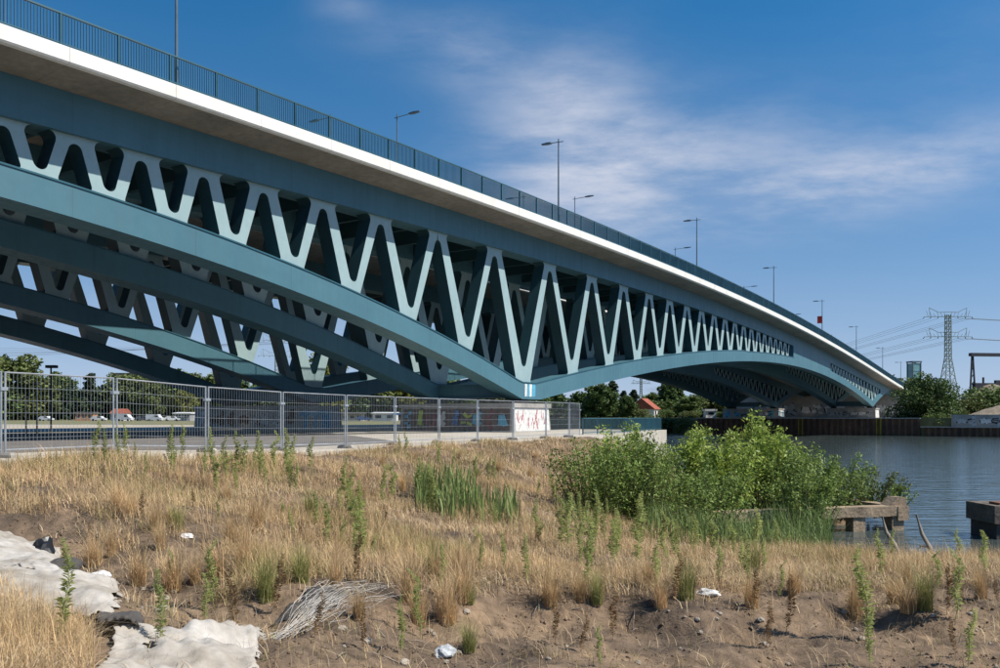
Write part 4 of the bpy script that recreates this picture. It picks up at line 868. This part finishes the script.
for i, (u, Z, m, lb, v) in enumerate(((46, 255, 'car_white', 'white car parked left of the orange kiosk', 0), (99, 250, 'car_white', 'white car parked right of the orange kiosk', 0), (125, 246, 'car_white', 'long white van parked between the fence posts beyond the sandy strip', 1), (143, 255, 'car_grey', 'dark grey car parked between two white vans', 0), (155, 246, 'car_white', 'white camper van parked near the grey hut', 1), (172, 250, 'car_white', 'white car parked before the grey hut', 0), (364, 245, 'car_blue', 'blue car parked between the two piers', 0))):
    car('parked_van' if v else 'parked_car', u, Z, m, lb, bool(v), R(random.uniform(-12, 12)))
# a few poles beyond the fence
for i, (u, Z, h, lb) in enumerate(((51, 66, 5.0, 'dark lamp post with square head beyond the sandy strip'), (37, 62, 3.6, 'short dark post behind the wire fence'), (26, 62, 2.6, 'shortest dark post behind the wire fence'))):
    r0 = empty('post', ((u - 500) / F * Z, Z, QZ), 0, label=lb, cat='post'); mb = MB(); mb.tube([(0, 0, 0), (0, 0, h)], .07, 6); mb.build('pole', 'gantry_dark', r0)
    mb = MB(); mb.box(-.35, .45, -.2, .2, h, h + .22) if i == 0 else mb.box(-.14, .14, -.14, .14, h, h + .1); mb.build('cap', 'gantry_dark', r0)

# ------------------------------------------------------------------ old dock
dk = empty('old_dock', (6.0, 29.3, 0), math.atan2(2.6, 9.1), label='weathered concrete dock beam on stub posts in front of the shrubs', cat='dock')
mb = MB(); n_s = 14; secs = []
for k in range(n_s + 1):
    x = 9.45 * k / n_s; j = [random.uniform(-.02, .02) for _ in range(4)]; secs.append([(x, -.28 + j[0], .53 + j[1]), (x, .28, .53), (x, .28 + j[2], .90), (x, -.28 + j[3], .90 + j[1])])
mb.sweep(secs); mb.build('beam', 'concrete_old', dk)
for x in (.6, 2.7, 4.9, 7.4, 9.1): mb = MB(); mb.box(x - .26, x + .26, -.2, .24, -1.5, .535); mb.build('post', 'concrete_old', dk)
mb = MB(); mb.box(9.02, 9.5, -.3, 7.0, .36, .88); mb.build('end_beam', 'concrete_old', dk)
mb = MB(); mb.extr([(8.75, .892), (9.5, .892), (9.45, 1.2), (9.1, 1.22)], lambda p, d: (p[0], d, p[1]), -.2, .35); mb.build('cap_block', 'concrete_old', dk)
db = empty('mooring_block', world_at(1013, 417, 29.0), 0, label='dark stained concrete mooring block standing in the water', cat='mooring'); db.location.z = 0
mb = MB(); mb.box(-.62, 1.6, 0, 1.8, .55, 1.16); mb.build('cap', 'concrete_dark', db); mb = MB(); mb.box(-.5, 1.5, .1, 1.7, -1.5, .549); mb.build('base', 'felt_grey', db)
mb = MB(); mb.box(-.3, .2, .3, .9, 1.16, 1.24); mb.build('bolt_plate', 'rust_pile', db)

# ------------------------------------------------------------------ shrubs on the bank
def shrub(name, base, H, rx, ry, nleaf, leaf, m, label, cat='shrub', seed=0, shoots=26, el=2.0, group=None, spread=1.0):
    """many upright shoots with leaves along them"""
    rg = np.random.default_rng(seed); root = empty(name, base, 0, label=label, cat=cat, group=group); sb = MB(); ce = []
    for k in range(shoots):
        r0 = math.sqrt(rg.random()); an = rg.uniform(0, 6.28); px, py = math.cos(an) * rx * r0, math.sin(an) * ry * r0
        h = H * rg.uniform(.70, 1.05) * (1 - .25 * r0 ** 2); lean = Vector((px * .35 * spread + rg.normal(0, .12), py * .35 * spread + rg.normal(0, .12), 0))
        pts = [Vector((px * .55, py * .55, -.15)), Vector((px * .75, py * .75, h * .35)) + lean * .3, Vector((px * .9, py * .9, h * .72)) + lean * .7, Vector((px, py, h)) + lean]
        sb.tube(pts, [.028, .02, .012, .004], 5, cap=False)
        m_ = int(nleaf / shoots); t = rg.uniform(.12, 1.0, m_) ** .85; P_ = np.array([tuple(p) for p in pts]); seg = np.clip((t * 3).astype(int), 0, 2); f = t * 3 - seg
        c = P_[seg] * (1 - f[:, None]) + P_[seg + 1] * f[:, None]; w_ = (.075 + .15 * (1 - t)) * H / 2.8 + .025
        c += rg.normal(0, 1, (m_, 3)) * w_[:, None] * np.array([1, 1, .6]); ce.append(c)
    ce = np.concatenate(ce); ce[:, 2] = np.maximum(ce[:, 2], .02)
    sb.build('stems', 'stem_brown', root, kind='stuff', fix=False); v, f = leaf_cloud(ce, leaf, .2, el, rg); link('foliage', npmesh('foliage', v, f, [m]), root)
    return root
def on_bank(u, Z): x = (u - 500) / F * Z; return (x, Z, gnd(x, Z) - .03)
SH = [  # u, depth, top row, half width px, leaf count, leaf size, material, label
    (594, 24.6, 438, 27, 6500, .042, 'leaf_mid', 'upright green shrub at the land end of the thicket'),
    (622, 27.5, 426, 26, 7000, .052, 'leaf_bright', 'tall pale shooted shrub with small leaves beside the fence end'),
    (648, 25.8, 437, 28, 6500, .046, 'leaf_mid', 'leafy green shrub above the middle of the dock'),
    (685, 32.0, 428, 30, 7000, .052, 'leaf_bright', 'shrub with pale upright shoots behind the dock beam'),
    (722, 31.6, 428, 34, 6500, .070, 'leaf_bright', 'feathery bright green shrub in the centre of the thicket'),
    (763, 34.0, 416, 24, 4200, .075, 'leaf_bright', 'tallest bright green shrub with long drooping leaves'),
    (790, 32.5, 444, 36, 7500, .050, 'leaf_mid', 'bushy willow shrub hanging over the dock beam'),
    (825, 33.0, 450, 32, 6500, .048, 'leaf_mid', 'grey green willow shrub near the dock end'),
    (862, 34.5, 468, 30, 4200, .048, 'leaf_olive', 'low shrub on the outer end of the dock'),
    (805, 29.8, 470, 26, 5200, .050, 'leaf_mid', 'drooping willow shrub covering the middle of the dock beam'),
    (885, 33.6, 484, 18, 2200, .046, 'leaf_mid', 'small shrub leaning out past the dock end'),
    (676, 26.8, 462, 28, 5200, .044, 'leaf_mid', 'green shrub hiding the landward dock end'),
    (705, 28.6, 466, 28, 4800, .050, 'leaf_mid', 'low green shrub just behind the dock beam')]
for i, (u, Z, yt, hw, nl, ls, m, lb) in enumerate(SH):
    x, y, z = on_bank(u, Z); z = max(z, .35); H = (CZ - (yt - YH) / F * Z - z) * 1.06; rx = hw / F * Z * 1.15
    shrub('shrub', (x, y, z), H, rx, min(rx, 1.2), nl, ls, m, lb, seed=20 + i, shoots=30, el=2.3 if 'mid' in m else 2.6)
# reeds and sword leaves
def blades(cent, H, wd, bend, rg, n_seg=3):
    n = len(cent); an = rg.uniform(0, 6.28, n); dx = np.stack([np.cos(an), np.sin(an), np.zeros(n)], 1); sd = np.stack([-np.sin(an), np.cos(an), np.zeros(n)], 1)
    vs_ = []
    for k in range(n_seg):
        t = k / n_seg; c = cent + dx * (bend * H * t * t)[:, None]; c = c + np.array([0, 0, 1]) * (H * t * (1 - .25 * bend * t))[:, None]; ww = (wd * (1 - t * .75) * .5)[:, None]; vs_ += [c - sd * ww, c + sd * ww]
    tip = cent + dx * (bend * H)[:, None] + np.array([0, 0, 1]) * (H * (1 - .3 * bend))[:, None]; vs_.append(tip)
    V = np.stack(vs_, 1); nv = V.shape[1]; i = np.arange(n)[:, None] * nv; F_ = []
    for k in range(n_seg - 1): F_ += [[2 * k, 2 * k + 1, 2 * k + 3], [2 * k, 2 * k + 3, 2 * k + 2]]
    F_.append([2 * n_seg - 2, 2 * n_seg - 1, 2 * n_seg])
    Fc = (i[:, None, :] + np.array(F_)[None]).reshape(-1, 3)
    return V.reshape(-1, 3), Fc, len(F_)
def clump(name, spots, Hm, wd, bend, m, label, cat, seed):
    rg = np.random.default_rng(seed); c = np.array(spots); o0 = c.mean(0); n = len(c); v, f, _ = blades(c - o0, Hm * rg.uniform(.6, 1.2, n), np.full(n, wd) * rg.uniform(.7, 1.3, n), np.abs(rg.normal(0, bend, n)), rg, 4)
    o = link(name, npmesh(name, v, f, [m])); o.location = o0; return tag(o, label, cat, kind='stuff')
def scatter(u0, u1, Z0, Z1, n, seed, tilt=0):
    rg = np.random.default_rng(seed); Z = rg.uniform(Z0, Z1, n); u = rg.uniform(u0, u1, n); x = (u - 500) / F * Z; z = gz(x, Z); return np.stack([x, Z, np.maximum(z, -.05) - .02], 1)
clump('reed_clump', scatter(730, 832, 22.5, 27.6, 900, 1), 1.5, .032, .5, 'reed', 'dark green reeds bending over the water before the dock', 'reeds', 1)
clump('reed_clump', scatter(640, 735, 21, 25.5, 420, 2), 1.15, .03, .3, 'reed', 'sparse reeds at the landward end of the dock beam', 'reeds', 2)
clump('iris_clump', np.concatenate([scatter(415, 478, 20.5, 24, 330, 3), scatter(440, 520, 19.5, 21.5, 180, 4)]), .8, .05, .28, 'reed', 'green sword leaved iris clump in the dry grass', 'plants', 3)
clump('iris_clump', scatter(556, 600, 22, 25, 120, 5), .6, .045, .28, 'reed', 'small sword leaved clump beside the land end of the thicket', 'plants', 5)

# ------------------------------------------------------------------ dry grass (uncountable)
def proj(p): return 500 + p[:, 0] / p[:, 1] * F, YH + (CZ - p[:, 2]) / p[:, 1] * F
def grass_zone(n, seed):
    rg = np.random.default_rng(seed); Z = 4.6 + (47 - 4.6) * rg.random(n) ** 1.35; u = rg.uniform(-60, 1060, n); x = (u - 500) / F * Z; z = gz(x, Z); p = np.stack([x, Z, z], 1); _, y = proj(p)
    e = past_edge(x, Z); ok = (e < .15) & (z > .05)
    nz_ = noise2(x, Z, 1.1, 5) * .5 + noise2(x, Z, 4.0, 6) * .55
    dens = np.full(n, .95)
    line = np.interp(u, [-60, 60, 130, 215, 260, 330, 420, 560, 700, 850, 1060], [512, 517, 556, 606, 588, 578, 592, 606, 596, 592, 588])   # lower rim of the grass
    below = y - line
    dens = np.where(below > 0, np.where(nz_ > .62, .35, .045), dens)
    dens = np.where((below <= 0) & (below > -25), .62 + .4 * nz_, dens)
    gully = (u > 60) & (u < 235) & (y > np.interp(u, [60, 235], [508, 560])) & (y < 640); dens = np.where(gully & (nz_ < .35), .06, dens)
    left = (u < 95) & (y > np.interp(u, [-60, 0, 95], [588, 592, 640])); dens = np.where(left, 1.0, dens)
    tarp = (u < np.interp(y, [525, 560, 600, 640], [35, 70, 120, 135])) & (y > 522) & ~left; dens = np.where(tarp, .0, dens)
    dens = np.where((dens > .9) & ~left, np.clip(.62 + .9 * nz_, .12, 1), dens)
    ok &= rg.random(n) < dens
    return p[ok], u[ok], y[ok], left[ok], below[ok], rg
def grass(n, seed, m, hmul, label, green=False, wmul=1.0):
    p, u, y, left, below, rg = grass_zone(n, seed)
    nz_ = noise2(p[:, 0], p[:, 1], .9, 9) * .6 + noise2(p[:, 0], p[:, 1], 3.2, 19) * .7
    if green:
        k = (noise2(p[:, 0], p[:, 1], .8, 12) + .5 * noise2(p[:, 0], p[:, 1], 2.5, 13) > .12) & ~left; p, u, y, left, below, nz_ = p[k], u[k], y[k], left[k], below[k], nz_[k]
    # tufts: pull blades towards tuft centres
    n = len(p); H = ((.28 + .15 * nz_ + rg.normal(0, .09, n)).clip(.07, .62) * np.where(rg.random(n) < .02, 1.6, 1)) * hmul * np.where(left, 1.75, 1) * np.where(below > 0, .55, 1) * np.where(p[:, 1] > 26, .8, 1)
    g = .10; cx, cy = np.round(p[:, 0] / g) * g, np.round(p[:, 1] / g) * g; pl = rg.uniform(.0, .75, n); p = p.copy(); p[:, 0] += (cx - p[:, 0]) * pl; p[:, 1] += (cy - p[:, 1]) * pl; p[:, 2] = gz(p[:, 0], p[:, 1]) - .015
    v, f, _ = blades(p, H, (.0020 + .00034 * p[:, 1]) * wmul * rg.uniform(.7, 1.4, n), np.abs(rg.normal(0, .6, n)).clip(0, 1.6), rg)
    return link('dry_grass' if not green else 'green_grass', npmesh('grass', v, f, [m]), label=label, cat='grass', kind='stuff')
grass(470000, 31, 'straw', 1.0, 'straw coloured dry grass covering the bank')
grass(190000, 33, 'straw_green', .8, 'patches of green grass between the dry tufts', True, 1.3)

p, u, y, left, below, rg = grass_zone(190000, 71); n = len(p); p[:, 2] += .01
v, f, _ = blades(p, rg.uniform(.10, .30, n), (.003 + .0004 * p[:, 1]) * rg.uniform(.7, 1.3, n), rg.uniform(.9, 2.2, n), rg)
link('grass_thatch', npmesh('thatch', v, f, ['thatch']), label='matted dead thatch lying under the dry grass', cat='grass', kind='stuff')
rg = np.random.default_rng(88); n = 26000; Zc = 5 + 13 * rg.random(n) ** 1.2; uc = rg.uniform(-20, 1020, n); xc = (uc - 500) / F * Zc; sz = .006 + .03 * rg.random(n) ** 5
keep = noise2(xc, Zc, 1.6, 14) > -.25; xc, Zc, sz = xc[keep], Zc[keep], sz[keep]; n = len(xc); zc = gz(xc, Zc)
oc = np.array([[1, 0, 0], [0, 1, 0], [-1, 0, 0], [0, -1, 0], [0, 0, .8], [0, 0, -.5]]); dv = oc[None] * (1 + rg.normal(0, .28, (n, 6, 1))) + rg.normal(0, .18, (n, 6, 3))
V = (np.stack([xc, Zc, zc], 1)[:, None, :] + dv * sz[:, None, None]).reshape(-1, 3); fc = np.array([[0, 1, 4], [1, 2, 4], [2, 3, 4], [3, 0, 4], [1, 0, 5], [2, 1, 5], [3, 2, 5], [0, 3, 5]])
link('soil_clods', npmesh('soil_clods', V, (np.arange(n)[:, None, None] * 6 + fc[None]).reshape(-1, 3), ['soil']), label='loose crumbs of brown soil strewn over the bare bank', cat='soil', kind='stuff')

# ------------------------------------------------------------------ tall weeds, each a thing
def weed_mesh(seed, H):
    rg = np.random.default_rng(seed); sb = MB(); pts = [Vector((0, 0, -.03))]
    for k in range(1, 6): pts.append(Vector((rg.normal(0, .012) * k, rg.normal(0, .012) * k, H * k / 5)))
    sb.tube(pts, [.007, .006, .006, .005, .004, .002], 5, cap=False); n = 300; t = rg.uniform(.06, 1, n) ** .8; P_ = np.array([tuple(p) for p in pts]); seg = np.clip((t * 5).astype(int), 0, 4); f = t * 5 - seg
    c = P_[seg] * (1 - f[:, None]) + P_[seg + 1] * f[:, None]; an = rg.uniform(0, 6.28, n); up = rg.uniform(.25, 1.0, n); d = np.stack([np.cos(an), np.sin(an), up], 1); d /= np.linalg.norm(d, axis=1)[:, None]
    ln = (.085 * np.sin(np.pi * np.clip(t * .8 + .12, 0, 1)) + .018) * rg.uniform(.7, 1.3, n); sd = np.stack([-np.sin(an), np.cos(an), 0 * an], 1); w_ = .0048
    mid = c + d * (ln * .55)[:, None]; tip = c + d * ln[:, None] + np.array([0, 0, -1]) * (ln * .25)[:, None]
    V = np.stack([c, mid - sd * w_, tip, mid + sd * w_], 1).reshape(-1, 3); i = np.arange(n)[:, None] * 4; Fc = np.concatenate([i + [[0, 1, 2]], i + [[0, 2, 3]]], 1).reshape(-1, 3)
    return sb.mesh('stem', 'weed_green', smooth=True, fix=False), npmesh('leaves', V, Fc, ['weed_green'])
WM = [weed_mesh(50 + k, 1.0) for k in range(6)]
mat('weed_dry', (.36, .245, .13), .9, .2, 2.0, island=.3)
WD = []
for a_, b_ in (weed_mesh(70 + k, 1.0) for k in range(3)):
    a_.materials[0] = MATS['weed_dry']; b_.materials[0] = MATS['weed_dry']; WD.append((a_, b_))
def tussock_mesh(seed, m):
    rg = np.random.default_rng(seed); n = 260; a = rg.uniform(0, 6.28, n); r = .10 * np.sqrt(rg.random(n)); c = np.stack([np.cos(a) * r, np.sin(a) * r, np.full(n, -.03)], 1)
    v, f, _ = blades(c, rg.uniform(.3, .8, n), rg.uniform(.004, .008, n), np.abs(rg.normal(.35, .35, n)), rg, 4); return npmesh('blades', v, f, [m])
TU = [tussock_mesh(90 + k, 'straw') for k in range(3)] + [tussock_mesh(95, 'straw_green')]
rt = random.Random(15)
for i in range(64):
    u, y = (rt.uniform(90, 370), rt.uniform(500, 600)) if i < 26 else (rt.uniform(330, 620), rt.uniform(560, 655)) if i < 40 else (rt.uniform(600, 1000), rt.uniform(575, 625)) if i < 52 else (rt.uniform(380, 570), rt.uniform(455, 500))
    q = hit(u, y); k = rt.choice([0, 1, 2, 3]); o = link('grass_tussock', TU[k]); o.location = q; o.rotation_euler = (0, 0, rt.uniform(0, 6.28)); s_ = rt.uniform(.6, 1.15); o.scale = (s_, s_, s_ * rt.uniform(.75, 1.1))
    tag(o, ('straw coloured' if k < 3 else 'green') + ' tussock standing out of the ' + ('ditch rim grass' if i < 26 else 'bare soil edge' if i < 52 else 'upper slope'), 'grass tussock', 'grass tussocks on the bank')
def weed(x, y, H, k, label, group):
    root = empty('weed_plant', (x, y, gnd(x, y)), random.uniform(0, 6.28), label=label, cat='weed', group=group); s_ = H * random.uniform(.8, 1.15); root.scale = (s_, s_, H); root.rotation_euler = (random.uniform(-.09, .09), random.uniform(-.09, .09), random.uniform(0, 6.28))
    link('stem', WM[k % 6][0], root); link('leaves', WM[k % 6][1], root)
rw = random.Random(4)
cnt = 0
spots = [(u, yb, hp) for u, yb, hp in ((440, 592, 48), (585, 590, 62), (655, 590, 50), (720, 588, 46), (750, 590, 56), (780, 600, 40), (527, 585, 50), (505, 570, 40), (480, 575, 40), (868, 640, 95), (870, 668, 60), (955, 620, 70), (968, 668, 60), (600, 668, 45), (595, 545, 55), (640, 545, 50), (612, 565, 45), (420, 640, 70), (160, 650, 80), (172, 590, 40), (205, 625, 50), (880, 580, 50), (985, 575, 45), (940, 590, 40))]
for i, (u, yb, hp) in enumerate(spots):
    q = hit(u, yb); weed(q.x, q.y, max(.35, hp / F * q.y), i, 'tall single green weed stalk standing in the dry grass near the bare soil', 'tall weeds near the bare soil'); cnt += 1
for i in range(250):
    u = rw.uniform(10, 700) if i < 225 else rw.uniform(700, 1000); Z = rw.uniform(14.5, 25) if u < 320 else rw.uniform(13.5, 32); x = (u - 500) / F * Z
    if noise2(np.array([x]), np.array([Z]), .55, 21)[0] < -.1 or past_edge(np.array(x), np.array(Z)) > -.2 or gnd(x, Z) < .5: continue
    weed(x, Z, rw.uniform(.45, 1.2), i, 'green weed stalk scattered in the dry grass slope below the fence', 'weeds scattered over the grass slope')
for i in range(26):
    u, y = rt.uniform(80, 1000), rt.uniform(500, 660); q = hit(u, y)
    if q.z < .4 or q.y > 24: continue
    root = empty('dry_weed', q, rt.uniform(0, 6.28), label='brown withered weed stalk on the bank', cat='weed', group='withered brown weeds'); s_ = rt.uniform(.3, .75); root.scale = (s_ * .9, s_ * .9, s_); root.rotation_euler = (rt.uniform(-.25, .25), rt.uniform(-.25, .25), rt.uniform(0, 6.28))
    link('stem', WD[i % 3][0], root); link('leaves', WD[i % 3][1], root)
# leafy dry shrubs near the left corner
for i, (u, y, hp, lb) in enumerate(((400, 655, 60, 'dark spiky weed on bare soil with brown seed heads'), (60, 650, 110, 'dry brown branching weed in front of the white sheet'), (215, 610, 70, 'reddish dock stalk beside the shredded plastic'))):
    q = hit(u, y); weed(q.x, q.y, hp / F * q.y, i + 3, lb, None)

# ------------------------------------------------------------------ litter on the bank
def sheet(name, corners, folds, seed, m, label, n=84, lift=.03, ragged=.12):
    """a crumpled ground sheet: corners in picture positions on the bank"""
    rg = np.random.default_rng(seed); q = [hit(u, y) for u, y in corners]; s_, t_ = np.meshgrid(np.linspace(0, 1, n), np.linspace(0, 1, n))
    X = sum(w_ * c.x for w_, c in zip(((1 - s_) * (1 - t_), s_ * (1 - t_), s_ * t_, (1 - s_) * t_), q)); Y = sum(w_ * c.y for w_, c in zip(((1 - s_) * (1 - t_), s_ * (1 - t_), s_ * t_, (1 - s_) * t_), q))
    ed = np.minimum.reduce([s_, 1 - s_, t_, 1 - t_]); cx, cy = X.mean(), Y.mean()
    rag = 1 - ragged * np.exp(-ed * 9) * (np.abs(np.sin(s_ * 17 + seed) * np.sin(t_ * 13 + seed * 2)) + .4 * np.abs(np.sin(s_ * 41 + t_ * 37)))
    X = cx + (X - cx) * rag; Y = cy + (Y - cy) * rag
    fz_ = np.zeros_like(X)
    for k in range(8):                        # sharp creases between nearly flat facets
        d = rg.normal(0, 1, 2); d /= np.linalg.norm(d); fr = rg.uniform(.5, 1.6) if k < 5 else rg.uniform(2, 4.5); ph = rg.uniform(0, 1); tw = (d[0] * X + d[1] * Y) * fr + ph + .12 * np.sin(X * 2.1 + Y * 1.3 + k) + .05 * np.sin(7 * X - 5 * Y)
        fz_ += np.abs((tw % 1) * 2 - 1) * rg.uniform(.4, 1.0) / (fr ** .9)
    fz_ += .22 * np.maximum(0, noise2(X, Y, 3.0, seed)) ** 2; fz_ -= fz_.min()
    Zz = gz(X.ravel(), Y.ravel()).reshape(X.shape) + lift + folds * fz_ - .05 * np.exp(-ed * 14)
    o0 = np.array([cx, cy, Zz.mean()]); V = np.stack([X, Y, Zz], -1).reshape(-1, 3) - o0; i = np.arange(n * n).reshape(n, n); Q = np.stack([i[:-1, :-1], i[:-1, 1:], i[1:, 1:], i[1:, :-1]], -1).reshape(-1, 4)
    o = link(name, npmesh(name, V, Q, [m], smooth=True)); o.location = o0; md = o.modifiers.new('thick', 'SOLIDIFY'); md.thickness = .006
    return tag(o, label, 'ground sheet')
sheet('ground_sheet', [(-60, 618), (118, 636), (128, 596), (-30, 562)], .062, 1, 'tarp', 'crumpled off white ground sheet spread beside the dry ditch')
sheet('ground_sheet', [(-40, 575), (66, 590), (62, 545), (-20, 527)], .05, 2, 'tarp', 'off white fabric strip behind the black bag')
sheet('ground_sheet', [(88, 692), (262, 680), (268, 640), (118, 634)], .066, 3, 'tarp', 'crumpled pale fabric heap at the foot of the ditch')
sheet('rubber_sheet', [(92, 640), (140, 648), (146, 628), (100, 622)], .05, 4, 'felt_grey', 'dark grey rubber scrap between the two pale sheets', 24, .09)
def lump(name, u, y, sx, sy, sz, m, label, seed, cat, crum=.3):
    q = hit(u, y); rg = np.random.default_rng(seed); import bmesh
    bm = bmesh.new(); bmesh.ops.create_icosphere(bm, subdivisions=3, radius=1); W_ = [(rg.normal(0, 2.2, 3), rg.uniform(0, 6.28)) for _ in range(8)]
    for v in bm.verts:
        d = sum(abs(math.sin(k[0] * v.co.x + k[1] * v.co.y + k[2] * v.co.z + ph)) for k, ph in W_) / 8; v.co *= 1 + crum * (d - .64) * 2; v.co.x *= sx; v.co.y *= sy; v.co.z = max(v.co.z, -.35) * sz
    me = bpy.data.meshes.new(name); bm.to_mesh(me); bm.free(); me.materials.append(MATS[m]); o = link(name, me); o.location = (q.x, q.y, q.z + .3 * sz); o.rotation_euler = (0, 0, rg.uniform(0, 6.28)); return tag(o, label, cat)
lump('plastic_bag', 44, 556, .17, .14, .22, 'bag_black', 'crumpled glossy black plastic bag lying on the off white strip', 1, 'bag', .6)
lump('felt_lump', 62, 572, .28, .16, .13, 'felt_grey', 'dark grey felt lump beside the black plastic bag', 2, 'rubbish', .35)
lump('plastic_bag', 158, 660, .2, .12, .1, 'bag_black', 'black plastic scrap caught in the pale fabric heap', 3, 'bag', .6)
lump('litter', 708, 597, .17, .10, .06, 'white_paint', 'crumpled white litter lying on the rim of the bare soil', 4, 'litter', .5)
lump('litter', 100, 578, .12, .1, .07, 'white_paint', 'small white plastic scrap at the corner of the ground sheet', 5, 'litter', .5)
lump('litter', 755, 566, .07, .05, .05, 'white_paint', 'tiny white scrap in the grass before the reeds', 6, 'litter', .5)
lump('litter', 186, 538, .11, .08, .05, 'white_paint', 'white scrap half hidden in the grass slope', 7, 'litter', .5)
lump('litter', 445, 657, .13, .1, .08, 'paint_silver', 'pale grey plastic scrap on the bare soil', 8, 'litter', .5)
rs = random.Random(9)
for i in range(46):
    u, y = (rs.uniform(108, 180), rs.uniform(590, 640)) if i < 14 else (rs.uniform(280, 1000), rs.uniform(612, 668))
    s_ = rs.uniform(.02, .06); lump('stone', u, y, s_, s_ * .8, s_ * .7, 'stone', 'pale pebble lying by the crumpled sheets in the ditch' if i < 14 else 'small stone lying on the bare soil slope', 100 + i, 'stone', .3)['group'] = 'pebbles in the ditch' if i < 14 else 'stones on the bare soil'
# shredded plastic fibres
q0, q1 = hit(248, 640), hit(378, 588); rg = np.random.default_rng(12); mb = MB()
for k in range(60):
    t0, t1 = rg.uniform(0, .5), rg.uniform(.55, 1.05); off = rg.normal(0, .2); pts = []
    for j in range(6):
        t = t0 + (t1 - t0) * j / 5; p = q0.lerp(q1, t); nrm_ = Vector((-(q1 - q0).y, (q1 - q0).x, 0)).normalized(); p = p + nrm_ * (off * (.4 + .9 * t) + rg.normal(0, .025)); p.z = gz([p.x], [p.y])[0] + .02 + abs(rg.normal(0, .035)) + .05 * math.sin(3.14 * j / 5); pts.append(p - q0)
    mb.tube(pts, .0028, 4, cap=False)
o = mb.build('shredded_plastic', 'fibre', fix=False); o.location = q0; tag(o, 'shredded pale plastic fibres trailing over the soil rim', 'rubbish', kind='stuff')
sheet('plastic_net', [(262, 634), (330, 618), (372, 590), (318, 590)], .03, 8, 'felt_grey', 'grey torn plastic netting under the shredded fibres', 30, .01, .3)
# dead branches in the water
for i, (pts, lb) in enumerate((([(903, 570), (895, 545), (886, 532), (882, 516)], 'forked bare grey branch standing out of the water'), ([(934, 570), (930, 548), (922, 534), (916, 514)], 'bare driftwood stick leaning beside the forked branch'))):
    Z = 25.0; P0 = [world_at(u, y, Z) for u, y in pts]; P0[0].z = min(P0[0].z, -.2); root = empty('dead_branch', (P0[0].x, P0[0].y, 0), 0, label=lb, cat='branch'); o0 = Vector((P0[0].x, P0[0].y, 0))
    mb = MB(); mb.tube([p - o0 for p in P0], [.075, .065, .055, .025], 7); mb.build('limb', 'dead_wood', root, smooth=True)
    b0 = P0[1] - o0; mb = MB(); mb.tube([b0, b0 + Vector((-.22, .1, .05)), b0 + Vector((-.3, .12, -.06))], [.03, .025, .012], 6); mb.build('twig', 'dead_wood', root, smooth=True)
# twigs on the soil
for i in range(16):
    u, y = rs.uniform(120, 700), rs.uniform(600, 668); q = hit(u, y); a = rs.uniform(0, 6.28); ln = rs.uniform(.12, .4); e = Vector((q.x + math.cos(a) * ln, q.y + math.sin(a) * ln, 0)); e.z = gz([e.x], [e.y])[0] + .02
    mb = MB(); mid = (e - q) * .5 + Vector((0, 0, .03)); mb.tube([(0, 0, .01), mid, e - q], [.007, .006, .003], 5); o = mb.build('twig', 'dead_wood', smooth=True); o.location = q; tag(o, 'thin dry twig lying on the bare soil', 'twig', 'twigs on the soil')
